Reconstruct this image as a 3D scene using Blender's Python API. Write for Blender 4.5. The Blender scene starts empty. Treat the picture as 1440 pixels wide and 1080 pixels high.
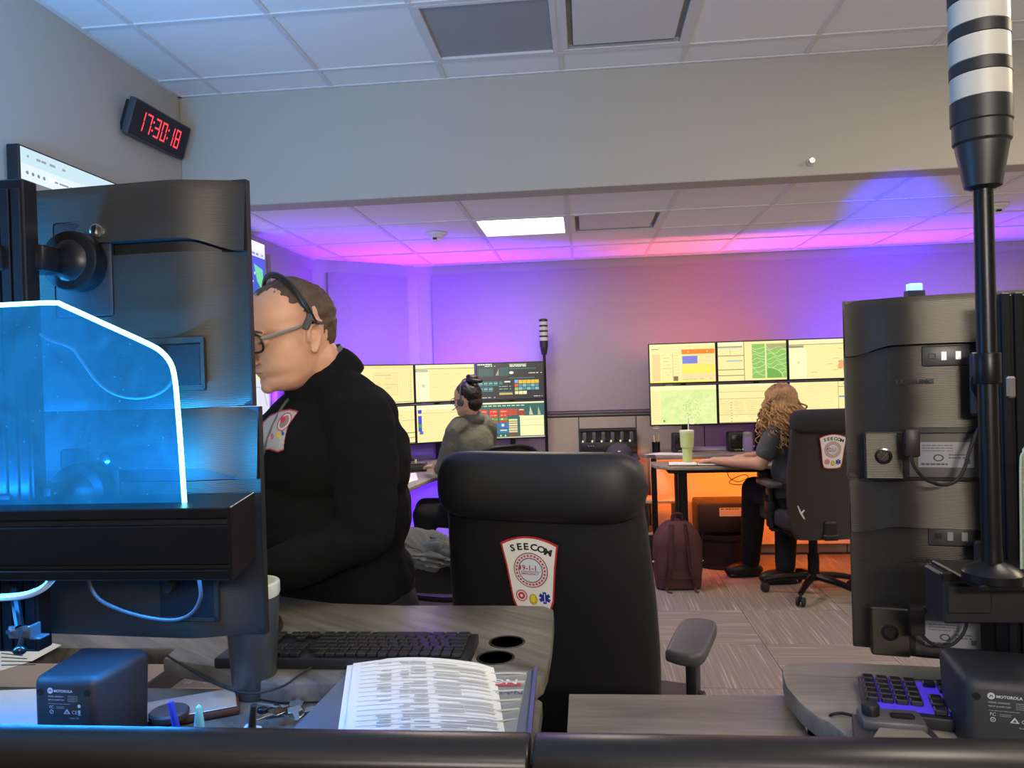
import bpy, bmesh, math, random
from mathutils import Vector, Matrix, noise
random.seed(7)
S = bpy.context.scene
COL = S.collection
R = math.radians
PI = math.pi

# ------------------------------------------------------------------ camera
YAW, PITCH, ROLL, F = R(5.511), R(-0.467), R(-1.697), 1080.0
CAM = Vector((0, 0, 1.5))
_f = Vector((-math.sin(YAW)*math.cos(PITCH), math.cos(YAW)*math.cos(PITCH), math.sin(PITCH)))
_r = Vector((math.cos(YAW), math.sin(YAW), 0)); _u = _r.cross(_f)
_r2 = _r*math.cos(ROLL)+_u*math.sin(ROLL); _u2 = -_r*math.sin(ROLL)+_u*math.cos(ROLL)
cd = bpy.data.cameras.new('camera'); cam = bpy.data.objects.new('camera', cd); COL.objects.link(cam)
cd.sensor_width = 36; cd.lens = 27.0; cd.clip_start = 0.02; cd.clip_end = 60
cam.matrix_world = Matrix(((_r2.x, _u2.x, -_f.x, 0), (_r2.y, _u2.y, -_f.y, 0), (_r2.z, _u2.z, -_f.z, 1.5), (0, 0, 0, 1)))
S.camera = cam

def at(x, y, X=None, Y=None, Z=None):
    """point of the room seen at a pixel, on a plane of constant X, Y or Z (used to measure places)"""
    d = _f + _r2*((x-720)/F) - _u2*((y-540)/F)
    t = X/d.x if X is not None else (Y/d.y if Y is not None else (Z-1.5)/d.z)
    return CAM + d*t

# ------------------------------------------------------------------ world, exposure, lights
S.view_settings.view_transform = 'Standard'; S.view_settings.look = 'None'
S.view_settings.gamma = 1.0; S.view_settings.use_curve_mapping = False
S.view_settings.exposure = 0.0
w = bpy.data.worlds.new('world'); S.world = w; w.use_nodes = True
w.node_tree.nodes['Background'].inputs[0].default_value = (0.5, 0.52, 0.6, 1)
w.node_tree.nodes['Background'].inputs[1].default_value = 0.02

def area(name, loc, aim, size, power, color, sy=None, spread=180):
    l = bpy.data.lights.new(name, 'AREA'); l.energy = power; l.color = color; l.size = size
    if sy: l.shape = 'RECTANGLE'; l.size_y = sy
    l.spread = R(spread)
    o = bpy.data.objects.new(name, l); COL.objects.link(o); o.location = loc
    o.rotation_euler = (Vector(aim)-Vector(loc)).to_track_quat('-Z', 'Y').to_euler()
    return o

WARM = (1.0, 0.80, 0.52)
# troffers of the ceiling: one in view and lit, others behind and to the side of the camera; uplights and fills are added, out of view
area('troffer_light', (-0.38, 4.99, 2.44), (-0.38, 4.99, 0), 0.5, 34, (1, 0.86, 0.6), 0.5)
area('troffer_light_behind', (0.82, -0.79, 3.02), (0.82, -0.79, 0), 0.5, 14, (1, 0.93, 0.86), 0.5)
area('fill_light_mid', (1.42, 1.61, 3.02), (1.42, 1.61, 0), 0.5, 24, (1, 0.90, 0.74), 0.5)  # added fill from above, no troffer fixture hangs here
area('fill_uplight_behind', (0.4, -1.2, 1.95), (0.3, 0.8, 3.05), 0.5, 50, (1.0, 0.91, 0.79), 0.2, 150)  # added unseen fill that brightens the upper ceiling
area('cyan_uplight', (-1.85, 1.7, 2.1), (-1.5, 2.7, 3.05), 0.5, 12, (0.04, 0.42, 1.0), 0.04, 140)  # unseen lamp added for the cyan on the upper left ceiling
area('cyan_side_fill', (-1.35, 0.80, 1.62), (-0.75, 1.15, 1.76), 0.03, 8, (0.02, 0.38, 1.0), 0.5, 170)  # unseen fill added to turn the near monitor backs blue
area('troffer_light_side', (3.22, 2.215, 3.02), (3.22, 2.215, 0), 0.5, 72, (1, .84, .60), 0.5)
area('troffer_light_far_side', (3.22, 4.985, 2.44), (3.22, 4.985, 0), 0.5, 22, WARM, 0.5)
# colour LED washes on top of the wall consoles (violet left, amber middle, blue-violet right)
area('violet_wash', (-0.95, 6.26, 1.30), (-0.95, 6.2, 2.6), 0.9, 30, (0.17, 0.012, 1.0), 0.05, 100)
area('violet_wash_corner', (-1.68, 5.88, 1.30), (-1.60, 5.78, 2.6), 0.5, 15, (0.17, 0.012, 1.0), 0.05, 100)
area('violet_wash_left', (-2.0, 5.0, 1.30), (-1.9, 5.1, 2.6), 0.05, 15, (0.17, 0.012, 1.0), 1.0, 110)
area('amber_wash', (0.98, 6.16, 1.32), (0.98, 6.16, 2.6), 1.2, 8, (1.0, 0.16, 0.19), 0.05, 100)
area('violet_wash_right', (2.45, 6.22, 1.35), (2.45, 6.16, 2.6), 1.4, 30, (0.16, 0.02, 1.0), 0.05, 105)
# under-desk LED strips
area('amber_strip', (1.3, 5.85, 0.80), (1.3, 6.3, 0.25), 1.5, 20, (1.0, 0.17, 0.01), 0.03)
area('violet_strip', (-1.45, 5.15, 0.80), (-1.7, 5.6, 0.25), 1.2, 26, (0.10, 0.005, 1.0), 0.03)
# cyan LED strips of the near console: in the rail beside the acrylic, and under the rail
area('cyan_strip', (-1.05, 1.014, 1.352), (-1.05, 1.20, 1.75), 0.95, 24, (0.02, 0.36, 1.0), 0.006, 170)
area('cyan_strip_low', (-0.95, 0.945, 1.243), (-0.9, 0.80, 0.9), 0.85, 9, (0.02, 0.30, 1.0), 0.006, 170)

# ------------------------------------------------------------------ mesh helpers
class MB:
    def __init__(s): s.bm = bmesh.new(); s.M = Matrix.Identity(4)
    def _in(s, t, mi=0, M=None):
        for f in t.faces: f.material_index = mi
        m = bpy.data.meshes.new('tmp'); t.transform(s.M @ (M or Matrix.Identity(4))); t.to_mesh(m); t.free()
        s.bm.from_mesh(m); bpy.data.meshes.remove(m); return s
    def box(s, x0, x1, y0, y1, z0, z1, bev=0, seg=2, mi=0, M=None):
        t = bmesh.new(); bmesh.ops.create_cube(t, size=1)
        for v in t.verts: v.co = Vector(((x0+x1)/2+v.co.x*(x1-x0), (y0+y1)/2+v.co.y*(y1-y0), (z0+z1)/2+v.co.z*(z1-z0)))
        if bev: bmesh.ops.bevel(t, geom=t.edges[:], offset=bev, segments=seg, profile=0.5, affect='EDGES')
        return s._in(t, mi, M)
    def cyl(s, p0, p1, r0, r1=None, n=16, mi=0, bev=0):
        p0, p1 = Vector(p0), Vector(p1); r1 = r0 if r1 is None else r1
        t = bmesh.new(); d = p1-p0
        bmesh.ops.create_cone(t, cap_ends=True, segments=n, radius1=r0, radius2=r1, depth=d.length)
        if bev:
            e = [e for e in t.edges if abs(e.verts[0].co.z-e.verts[1].co.z) < 1e-6]
            bmesh.ops.bevel(t, geom=e, offset=bev, segments=2, profile=0.5, affect='EDGES')
        return s._in(t, mi, Matrix.Translation((p0+p1)/2) @ d.to_track_quat('Z', 'Y').to_matrix().to_4x4())
    def lathe(s, c, prof, n=24, mi=0, M=None):
        t = bmesh.new(); rings = []
        for r, z in prof:
            rings.append([t.verts.new((c[0]+r*math.cos(2*PI*i/n), c[1]+r*math.sin(2*PI*i/n), c[2]+z)) for i in range(n)])
        for a, b in zip(rings, rings[1:]):
            for i in range(n): t.faces.new((a[i], a[(i+1) % n], b[(i+1) % n], b[i]))
        if prof[0][0] > 1e-5: t.faces.new(rings[0][::-1])
        if prof[-1][0] > 1e-5: t.faces.new(rings[-1])
        bmesh.ops.remove_doubles(t, verts=t.verts[:], dist=1e-6)
        return s._in(t, mi, M)
    def ell(s, c, r, rot=None, n=16, mi=0):
        t = bmesh.new(); bmesh.ops.create_uvsphere(t, u_segments=n, v_segments=max(8, n*3//4), radius=1)
        Mx = Matrix.Translation(c) @ (rot or Matrix.Identity(4)) @ Matrix.Diagonal((r[0], r[1], r[2], 1))
        return s._in(t, mi, Mx)
    def tube(s, pts, r, n=8, mi=0, smooth=4, r1=None, flat=1.0):
        P = [Vector(p) for p in pts]
        if smooth and len(P) > 2:
            Q = []
            for i in range(len(P)-1):
                a = P[max(i-1, 0)]; b = P[i]; c = P[i+1]; d = P[min(i+2, len(P)-1)]
                for k in range(smooth):
                    t_ = k/smooth
                    Q.append(0.5*((2*b)+(c-a)*t_+(2*a-5*b+4*c-d)*t_*t_+(3*b-a-3*c+d)*t_**3))
            Q.append(P[-1]); P = Q
        t = bmesh.new(); rings = []; up = Vector((0.123, 0.2, 1)).normalized()
        for i, p in enumerate(P):
            d = (P[min(i+1, len(P)-1)]-P[max(i-1, 0)])
            if d.length < 1e-9: d = Vector((0, 0, 1))
            d.normalize(); a = up-d*up.dot(d)
            if a.length < 0.05: a = Vector((1, 0, 0))-d*d.x
            a.normalize(); up = a; b = d.cross(a)
            f = i/(len(P)-1)
            if isinstance(r, (list, tuple)):
                g = f*(len(r)-1); k = min(int(g), len(r)-2); rr = r[k]+(r[k+1]-r[k])*(g-k)
            else: rr = r if r1 is None else r+(r1-r)*f
            rings.append([t.verts.new(p+(a*math.cos(2*PI*j/n)*flat+b*math.sin(2*PI*j/n))*rr) for j in range(n)])
        for a, b in zip(rings, rings[1:]):
            for j in range(n): t.faces.new((a[j], a[(j+1) % n], b[(j+1) % n], b[j]))
        t.faces.new(rings[0][::-1]); t.faces.new(rings[-1])
        bmesh.ops.recalc_face_normals(t, faces=t.faces[:])
        return s._in(t, mi)
    def prism(s, poly, z0, z1, bev=0, mi=0, M=None, seg=2):
        t = bmesh.new(); vs = [t.verts.new((p[0], p[1], z0)) for p in poly]; f = t.faces.new(vs)
        r = bmesh.ops.extrude_face_region(t, geom=[f])
        for v in [g for g in r['geom'] if isinstance(g, bmesh.types.BMVert)]: v.co.z = z1
        bmesh.ops.recalc_face_normals(t, faces=t.faces[:])
        if bev:
            e = [e for e in t.edges if abs(e.verts[0].co.z-e.verts[1].co.z) < 1e-7]
            bmesh.ops.bevel(t, geom=e, offset=bev, segments=seg, profile=0.5, affect='EDGES')
        return s._in(t, mi, M)
    def grid(s, fn, nu, nv, mi=0, close_u=False, M=None):
        t = bmesh.new()
        V = [[t.verts.new(fn(i/nu, j/nv)) for j in range(nv+1)] for i in range(nu if close_u else nu+1)]
        n = nu
        for i in range(n):
            a, b = V[i], V[(i+1) % len(V)]
            for j in range(nv): t.faces.new((a[j], b[j], b[j+1], a[j+1]))
        return s._in(t, mi, M)
    def build(s, name, mat, parent=None, ang=35, loc=None, flip=False):
        me = bpy.data.meshes.new(name)
        bmesh.ops.recalc_face_normals(s.bm, faces=s.bm.faces[:])
        s.bm.to_mesh(me); s.bm.free()
        for m in (mat if isinstance(mat, (list, tuple)) else [mat]): me.materials.append(m)
        if ang: me.shade_smooth(); me.set_sharp_from_angle(angle=R(ang))
        o = bpy.data.objects.new(name, me); COL.objects.link(o)
        if loc: o.location = loc
        if parent: o.parent = parent
        return o

def tag(o, label=None, cat=None, group=None, kind=None):
    if label: o['label'] = label
    if cat: o['category'] = cat
    if group: o['group'] = group
    if kind: o['kind'] = kind
    return o
def thing(name, label, cat, loc=(0, 0, 0), rz=0, group=None, rot=None):
    o = bpy.data.objects.new(name, None); COL.objects.link(o); o.empty_display_size = 0.05
    o.location = loc; o.rotation_euler = rot if rot else (0, 0, rz)
    return tag(o, label, cat, group)
def struct(mb, name, m, parent=None, ang=35):
    o = mb.build(name, m, parent, ang)
    if not parent: o['kind'] = 'structure'
    return o
def copy_tree(o, parent=None, kids=None):
    c = o.copy(); COL.objects.link(c); c.parent = parent
    for ch in list(o.children): copy_tree(ch, c)
    return c
def inst(name, me, parent, loc=(0, 0, 0), rot=(0, 0, 0), scale=None):
    o = bpy.data.objects.new(name, me); COL.objects.link(o); o.parent = parent; o.location = loc; o.rotation_euler = rot
    if scale: o.scale = scale
    return o

# ------------------------------------------------------------------ materials
MATS = {}
def mat(name, col, rough=0.5, metal=0.0, bump=None, var=None, coat=0, emit=None, trans=0, alpha=1, spec=0.5, sheen=0, ior=1.45, aniso=0):
    if name in MATS: return MATS[name]
    m = bpy.data.materials.new(name); m.use_nodes = True; N = m.node_tree.nodes; L = m.node_tree.links
    b = N['Principled BSDF']; I = b.inputs
    I['Base Color'].default_value = (*col, 1); I['Roughness'].default_value = rough; I['Metallic'].default_value = metal
    I['Coat Weight'].default_value = coat; I['Transmission Weight'].default_value = trans; I['Alpha'].default_value = alpha
    I['Specular IOR Level'].default_value = spec; I['Sheen Weight'].default_value = sheen; I['IOR'].default_value = ior
    I['Anisotropic'].default_value = aniso
    if emit: I['Emission Color'].default_value = (*emit[0], 1); I['Emission Strength'].default_value = emit[1]
    tc = N.new('ShaderNodeTexCoord')
    def tex(kind, scale, st=None):
        mp = N.new('ShaderNodeMapping'); L.new(tc.outputs['Object'], mp.inputs[0])
        if st: mp.inputs['Scale'].default_value = st
        if kind == 'noise':
            t = N.new('ShaderNodeTexNoise'); t.inputs['Scale'].default_value = scale; t.inputs['Detail'].default_value = 4; o = t.outputs['Fac']
        elif kind == 'voronoi':
            t = N.new('ShaderNodeTexVoronoi'); t.inputs['Scale'].default_value = scale; o = t.outputs['Distance']
        else:
            t = N.new('ShaderNodeTexWave'); t.inputs['Scale'].default_value = scale; o = t.outputs['Fac']; t.bands_direction = kind[-1].upper()
        L.new(mp.outputs[0], t.inputs['Vector']); return o
    if var:   # (kind, scale, stretch, amount) -> value variation of the colour
        o = tex(var[0], var[1], var[2]); mr = N.new('ShaderNodeMapRange'); L.new(o, mr.inputs[0])
        mr.inputs[1].default_value = 0.25; mr.inputs[2].default_value = 0.75
        mr.inputs[3].default_value = 1-var[3]; mr.inputs[4].default_value = 1+var[3]
        mx = N.new('ShaderNodeVectorMath'); mx.operation = 'SCALE'; mx.inputs[0].default_value = col
        L.new(mr.outputs[0], mx.inputs['Scale']); L.new(mx.outputs[0], I['Base Color'])
    if bump:  # (kind, scale, stretch, strength, distance)
        o = tex(bump[0], bump[1], bump[2]); bp = N.new('ShaderNodeBump'); bp.inputs['Strength'].default_value = bump[3]
        bp.inputs['Distance'].default_value = bump[4]; L.new(o, bp.inputs['Height']); L.new(bp.outputs[0], I['Normal'])
    MATS[name] = m; return m
def attr_mat(name, emit=0.0, rough=0.5, coat=0):
    m = bpy.data.materials.new(name); m.use_nodes = True; N = m.node_tree.nodes; L = m.node_tree.links
    b = N['Principled BSDF']; a = N.new('ShaderNodeAttribute'); a.attribute_name = 'Col'
    b.inputs['Roughness'].default_value = rough; b.inputs['Coat Weight'].default_value = coat
    if emit:
        b.inputs['Base Color'].default_value = (0.02, 0.02, 0.02, 1)
        L.new(a.outputs['Color'], b.inputs['Emission Color']); b.inputs['Emission Strength'].default_value = emit
    else: L.new(a.outputs['Color'], b.inputs['Base Color'])
    return m
M_SCREEN = attr_mat('lit_screen', 1.0, 0.3)
M_PRINT = attr_mat('printed_ink', 0, 0.6)
M_WALL = mat('grey_wall_paint', (0.45, 0.425, 0.38), 0.85, bump=('noise', 220, None, 0.08, 0.002))
M_TILE = mat('ceiling_tile_white', (0.84, 0.84, 0.85), 0.9, bump=('noise', 300, None, 0.25, 0.002), var=('noise', 160, None, 0.03))
M_GRID = mat('ceiling_grid_white', (0.70, 0.69, 0.70), 0.6)
M_FABW = mat('woven_wall_fabric', (0.37, 0.33, 0.33), 0.95, bump=('noise', 260, (1, 1, 5), 0.5, 0.003), var=('noise', 120, (1, 1, 3), 0.10))
M_LAM = mat('taupe_laminate', (0.34, 0.29, 0.25), 0.55)
M_BLK = mat('matt_black_plastic', (0.012, 0.012, 0.014), 0.45, bump=('noise', 900, None, 0.1, 0.0005))
M_BLKG = mat('gloss_black_plastic', (0.01, 0.01, 0.012), 0.2)
M_BLKM = mat('black_anodised_metal', (0.013, 0.013, 0.015), 0.35, 0.6)
M_DGREY = mat('dark_grey_plastic', (0.05, 0.05, 0.055), 0.5)
M_BRUSH = mat('brushed_dark_plastic', (0.052, 0.046, 0.037), 0.36, 0.55, bump=('wave_z', 110, None, 0.35, 0.0006))
M_RUB = mat('black_rubber', (0.015, 0.015, 0.016), 0.7)
M_CHR = mat('chrome', (0.7, 0.7, 0.72), 0.15, 1.0)
M_SIL = mat('silver_plastic', (0.35, 0.35, 0.33), 0.35, 0.5)
M_WHT = mat('white_plastic', (0.75, 0.74, 0.70), 0.4)
M_PAPER = mat('white_paper', (0.80, 0.79, 0.74), 0.85, var=('noise', 8, None, 0.02))
M_LEATH = mat('black_leather', (0.008, 0.008, 0.011), 0.50, bump=('voronoi', 420, None, 0.15, 0.0008))
M_FABB = mat('black_chair_fabric', (0.02, 0.02, 0.023), 0.9, bump=('noise', 900, None, 0.3, 0.001))
M_CHAIRSH = mat('charcoal_chair_shell', (0.036, 0.032, 0.029), 0.3)
M_FLEECE = mat('black_fleece', (0.006, 0.0065, 0.008), 0.98, bump=('noise', 500, None, 0.5, 0.002), spec=.15)
M_OLIVE = mat('olive_shirt', (0.10, 0.10, 0.08), 0.9, bump=('noise', 60, None, 0.5, 0.01))
M_CHARC = mat('charcoal_shirt', (0.07, 0.075, 0.08), 0.9, bump=('noise', 50, None, 0.5, 0.01))
M_PANTS = mat('black_trousers', (0.008, 0.008, 0.010), 0.9)
M_SKIN = mat('light_skin', (0.56, 0.30, 0.20), 0.5, var=('noise', 30, None, 0.06)); 
M_SKIN.node_tree.nodes['Principled BSDF'].inputs['Subsurface Weight'].default_value = 0.15
M_SKIN.node_tree.nodes['Principled BSDF'].inputs['Subsurface Radius'].default_value = (0.02, 0.008, 0.004)
M_HAIRB = mat('short_brown_hair', (0.075, 0.045, 0.028), 0.6, bump=('noise', 220, (1, 1, 0.25), 0.9, 0.004), var=('noise', 60, None, 0.35))
M_HAIRK = mat('dark_hair', (0.010, 0.007, 0.006), 0.4, bump=('noise', 200, (1, 1, 0.3), 0.8, 0.004))
M_CURL = mat('blonde_brown_hair', (0.36, 0.20, 0.085), 0.45, var=('noise', 25, None, 0.5))
M_AMBERLIT = mat('amber_lit_laminate', (0.5, 0.3, 0.2), 0.6)  # orange of the under-desk light put into the shelf colour
M_PACK = mat('maroon_nylon', (0.075, 0.025, 0.028), 0.8, bump=('noise', 500, None, 0.4, 0.001))
M_GLASSD = mat('clear_lens', (0.9, 0.9, 0.95), 0.05, trans=1.0, alpha=0.25)

def wood_mat(name, base, dark, axis_rot=0.0):
    m = bpy.data.materials.new(name); m.use_nodes = True; N = m.node_tree.nodes; L = m.node_tree.links; b = N['Principled BSDF']
    tc = N.new('ShaderNodeTexCoord'); m0 = N.new('ShaderNodeMapping'); m0.inputs['Rotation'].default_value = (0, 0, axis_rot); L.new(tc.outputs['Object'], m0.inputs[0]); mp = N.new('ShaderNodeMapping')
    mp.inputs['Scale'].default_value = (1.2, 14, 6); L.new(m0.outputs[0], mp.inputs[0])
    n1 = N.new('ShaderNodeTexNoise'); n1.inputs['Scale'].default_value = 1.6; n1.inputs['Detail'].default_value = 6; n1.inputs['Distortion'].default_value = 0.6; L.new(mp.outputs[0], n1.inputs['Vector'])
    n2 = N.new('ShaderNodeTexNoise'); n2.inputs['Scale'].default_value = 9; n2.inputs['Detail'].default_value = 5; L.new(mp.outputs[0], n2.inputs['Vector'])
    ad = N.new('ShaderNodeMath'); ad.operation = 'MULTIPLY_ADD'; ad.inputs[1].default_value = 0.35; L.new(n2.outputs['Fac'], ad.inputs[0]); L.new(n1.outputs['Fac'], ad.inputs[2])
    cr = N.new('ShaderNodeValToRGB'); cr.color_ramp.elements[0].position = 0.48; cr.color_ramp.elements[0].color = (*dark, 1)
    cr.color_ramp.elements[1].position = 0.78; cr.color_ramp.elements[1].color = (*base, 1); L.new(ad.outputs[0], cr.inputs[0])
    L.new(cr.outputs[0], b.inputs['Base Color']); b.inputs['Roughness'].default_value = 0.42
    return m
M_WOOD = wood_mat('grey_wood_laminate', (0.185, 0.168, 0.14), (0.075, 0.068, 0.056), R(38))
M_WOOD2 = wood_mat('grey_wood_laminate_straight', (0.27, 0.235, 0.19), (0.14, 0.122, 0.098), 0)
M_EDGE = mat('grey_edge_band', (0.20, 0.18, 0.155), 0.6)

def carpet_mat():
    m = bpy.data.materials.new('striped_carpet'); m.use_nodes = True; N = m.node_tree.nodes; L = m.node_tree.links; b = N['Principled BSDF']
    tc = N.new('ShaderNodeTexCoord')
    mp = N.new('ShaderNodeMapping'); mp.inputs['Scale'].default_value = (1, 0.02, 1); L.new(tc.outputs['Object'], mp.inputs[0])
    n = N.new('ShaderNodeTexNoise'); n.inputs['Scale'].default_value = 75; n.inputs['Detail'].default_value = 2; L.new(mp.outputs[0], n.inputs['Vector'])
    n2 = N.new('ShaderNodeTexNoise'); n2.inputs['Scale'].default_value = 500; L.new(tc.outputs['Object'], n2.inputs['Vector'])
    cr = N.new('ShaderNodeValToRGB'); e = cr.color_ramp.elements
    e[0].position = 0.3; e[0].color = (0.17, 0.148, 0.132, 1); e[1].position = 0.74; e[1].color = (0.40, 0.35, 0.30, 1)
    k = cr.color_ramp.elements.new(0.58); k.color = (0.225, 0.195, 0.172, 1)
    L.new(n.outputs['Fac'], cr.inputs[0]); L.new(cr.outputs[0], b.inputs['Base Color']); b.inputs['Roughness'].default_value = 1
    bp = N.new('ShaderNodeBump'); bp.inputs['Strength'].default_value = 0.5; bp.inputs['Distance'].default_value = 0.003
    L.new(n2.outputs['Fac'], bp.inputs['Height']); L.new(bp.outputs[0], b.inputs['Normal'])
    return m
M_CARPET = carpet_mat()  # loop-pile tiles, stripes follow each tile

# ------------------------------------------------------------------ printed / lit flat content
_TXT = {}
def text_poly(s, size, bold=0):
    """triangles of a line of lettering, baseline at the origin"""
    key_ = s; s = (s, bold)
    if s not in _TXT:
        c = bpy.data.curves.new('t', 'FONT'); c.body = key_; c.size = 1.0; c.fill_mode = 'FRONT'; c.resolution_u = 2; c.offset = bold
        o = bpy.data.objects.new('t', c); me = bpy.data.meshes.new_from_object(o)
        vs = [v.co.copy() for v in me.vertices]; fs = [tuple(p.vertices) for p in me.polygons]
        bpy.data.objects.remove(o); bpy.data.curves.remove(c); bpy.data.meshes.remove(me)
        _TXT[s] = (vs, fs)
    vs, fs = _TXT[s]; return [(v.x*size, v.y*size) for v in vs], fs
class Flat:
    """flat coloured print in the local xz plane facing -y; each layer 0.25 mm in front of the one below"""
    def __init__(s): s.v = []; s.f = []; s.c = []
    def poly(s, pts, col, lay=1, dy=0.0003):
        k = len(s.v); s.v += [(p[0], -lay*dy, p[1]) for p in pts]; s.f.append(tuple(range(k, k+len(pts)))); s.c.append(col); return s
    def rect(s, x, z, w_, h_, col, lay=1): return s.poly([(x, z), (x+w_, z), (x+w_, z+h_), (x, z+h_)], col, lay)
    def disc(s, x, z, r, col, lay=1, n=24, rx=None): return s.poly([(x+(rx or r)*math.cos(2*PI*i/n), z+r*math.sin(2*PI*i/n)) for i in range(n)], col, lay)
    def text(s, t, x, z, size, col, lay=2, rot=0, center=False, dy=0.0003, sx=1.0, bold=0):
        vs, fs = text_poly(t, size, bold)
        if not vs: return s
        wd = max(v[0] for v in vs); k = len(s.v); cx = wd/2 if center else 0
        ca, sa = math.cos(rot), math.sin(rot)
        for vx, vz in vs:
            vx = (vx-cx)*sx; s.v.append((x+vx*ca-vz*sa, -lay*dy, z+vx*sa+vz*ca))
        for f in fs: s.f.append(tuple(i+k for i in f)); s.c.append(col)
        return s
    def lines(s, x, z, w_, n, dz, h_, col, lay=2, gap=0.3, seed=0):
        rg = random.Random(seed+n)
        for i in range(n):
            xx = x
            while xx < x+w_:
                ww = rg.uniform(0.03, 0.18)*w_
                if rg.random() > gap: s.rect(xx, z-i*dz, min(ww, x+w_-xx), h_, col, lay)
                xx += ww+0.02*w_
        return s
    def build(s, name, m, parent, loc=(0, 0, 0), rot=(0, 0, 0)):
        me = bpy.data.meshes.new(name); me.from_pydata(s.v, [], s.f); me.materials.append(m)
        a = me.color_attributes.new('Col', 'FLOAT_COLOR', 'CORNER'); i = 0
        for p, c in zip(me.polygons, s.c):
            for _ in p.vertices: a.data[i].color = (*c, 1); i += 1
        o = bpy.data.objects.new(name, me); COL.objects.link(o); o.parent = parent; o.location = loc; o.rotation_euler = rot
        return o

# ================================================================== ROOM
ZU, ZL, YS, YB, XL, XR, YR = 3.05, 2.48, 3.93, 6.50, -2.12, 4.5, -2.4
fl = struct(MB().box(XL-.3, XR+.3, YR-.3, YB+.3, -0.10, -0.006), 'floor', mat('dark_subfloor', (0.05, 0.045, 0.04), 0.9))
tile = MB().box(-.3035, .3035, -.3035, .3035, -.006, 0, 0.0015, 1); t0 = tile.build('carpet_tile', M_CARPET, fl)
t_me = t0.data; first = True
n_x = 0
x = XL+.305
i = 0
while x < XR:
    j = 0; y = YR+.305
    while y < YB:
        o = t0 if first else inst('carpet_tile', t_me, fl); first = False
        o.location = (x+(0.02 if (i*7+j*3) % 5 == 0 else 0)*0, y, 0); o.rotation_euler = (0, 0, 0 if (i+j) % 3 else PI/2)
        y += .61; j += 1
    x += .61; i += 1
struct(MB().box(XL-.1, XL, YR, 5.92, 0, 3.2), 'wall_left', M_WALL)
struct(MB().box(-1.42, XR+.1, YB, YB+.1, 0, 3.0), 'wall_back', M_WALL)
struct(MB().prism([(XL, 5.88), (-1.42, YB), (-1.42, YB+.1), (XL-.1, 5.98)], 0, 3.0), 'wall_back_left', M_WALL)
struct(MB().box(XR, XR+.1, YR, YB, 0, 3.2), 'wall_right', M_WALL)
struct(MB().box(XL, XR, YR-.1, YR, 0, 3.2), 'wall_rear', M_WALL)
struct(MB().box(XL, XR, YS, YS+.15, 2.455, 3.2, 0.004, 1), 'wall_soffit', M_WALL)
struct(MB().box(XL, XL+.012, YR, 5.85, 0, 0.1), 'baseboard_left', M_DGREY)
struct(MB().box(-1.4, XR, YB-.012, YB, 0, 0.1), 'baseboard_back', M_DGREY)

# ceilings: plate, T-bar grid and single lay-in tiles
GX = [XL, -1.88, -1.28, -.68, -.08, .52, 1.12, 1.72, 2.32, 2.92, 3.52, 4.12, XR]
def ceiling(name, z, ys, skip):
    c = struct(MB().box(XL, XR, ys[0], ys[-1], z+.05, z+.12), name, M_WALL)
    g = MB().box(-.3, .3, -.3, .3, 0, .014, 0.003, 1).build('ceiling_tile', M_TILE, c); me = g.data; used = False
    for a, b in zip(GX, GX[1:]):
        for q, r_ in zip(ys, ys[1:]):
            if (round((a+b)/2, 1), round((q+r_)/2, 1)) in skip: continue
            o = g if not used else inst('ceiling_tile', me, c); used = True
            o.location = ((a+b)/2, (q+r_)/2, z+.002+random.uniform(0, .0015)); o.scale = ((b-a-.004)/.6, (r_-q-.004)/.6, 1)
    for x_ in GX[1:-1]: MB().box(x_-.012, x_+.012, ys[0], ys[-1], z-.003, z+.002).build('ceiling_grid_bar', M_GRID, c, 0)
    for y_ in ys[1:-1]: MB().box(XL, XR, y_-.012, y_+.012, z-.0045, z+.002).build('ceiling_grid_bar', M_GRID, c, 0)
    MB().box(XL, XL+.02, ys[0], ys[-1], z-.006, z+.001).build('ceiling_wall_angle', M_GRID, c, 0)
    MB().box(XL, XR, ys[-1]-.02, ys[-1], z-.006, z+.001).build('ceiling_wall_angle', M_GRID, c, 0)
    return c
YU = [YR, -1.69, -1.09, -.49, .11, .71, 1.31, 1.91, 2.52, 3.12, 3.71, YS]
YL = [YS+.15, 4.70, 5.27, 5.84, 6.42, YB]
ceiling('ceiling', ZU, YU, {(-.4, 3.4), (.2, 3.4), (.8, -.8), (3.2, 2.2)})
ceiling('ceiling', ZL, YL, {(-.4, 5.0), (.2, 5.0), (3.2, 5.0)})

def troffer(x, y, z, lit, label):
    t = thing('ceiling_light', label, 'ceiling light', (x, y, z))
    f = MB()
    for a, b, c, d in ((-.295, .295, -.28, -.26), (-.295, .295, .26, .28), (-.295, -.27, -.26, .26), (.27, .295, -.26, .26)): f.box(a, b, c, d, -.006, .045)
    f.build('frame', M_GRID, t)
    if lit:
        MB().box(-.27, .27, -.26, .26, .03, .034).build('diffuser', mat('lit_diffuser', (1, 1, 1), .5, emit=((1, .93, .62), 6)), t)
        [MB().box(q*.27-.002, q*.27+.002, -.262, .262, -.004, .04).build('reflector_side', mat('lamp_reflector', (.9, .85, .6), .4), t) for q in (-1, 1)]
    else: MB().box(-.27, .27, -.26, .26, .006, .010).build('diffuser', mat('unlit_diffuser', (.30, .32, .34), .35), t)
troffer(-.38, 4.985, ZL, True, 'lit square ceiling light in the lower ceiling, glowing pale yellow')
troffer(-.38, 3.415, ZU, False, 'unlit grey square ceiling light panel in the upper ceiling')
troffer(.82, -.79, ZU, True, 'lit square ceiling light above the spot behind the partition')
troffer(3.22, 2.215, ZU, True, 'lit square ceiling light high near the far side wall')
troffer(3.22, 4.985, ZL, True, 'lit square ceiling light in the lower ceiling near the side wall')
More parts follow.
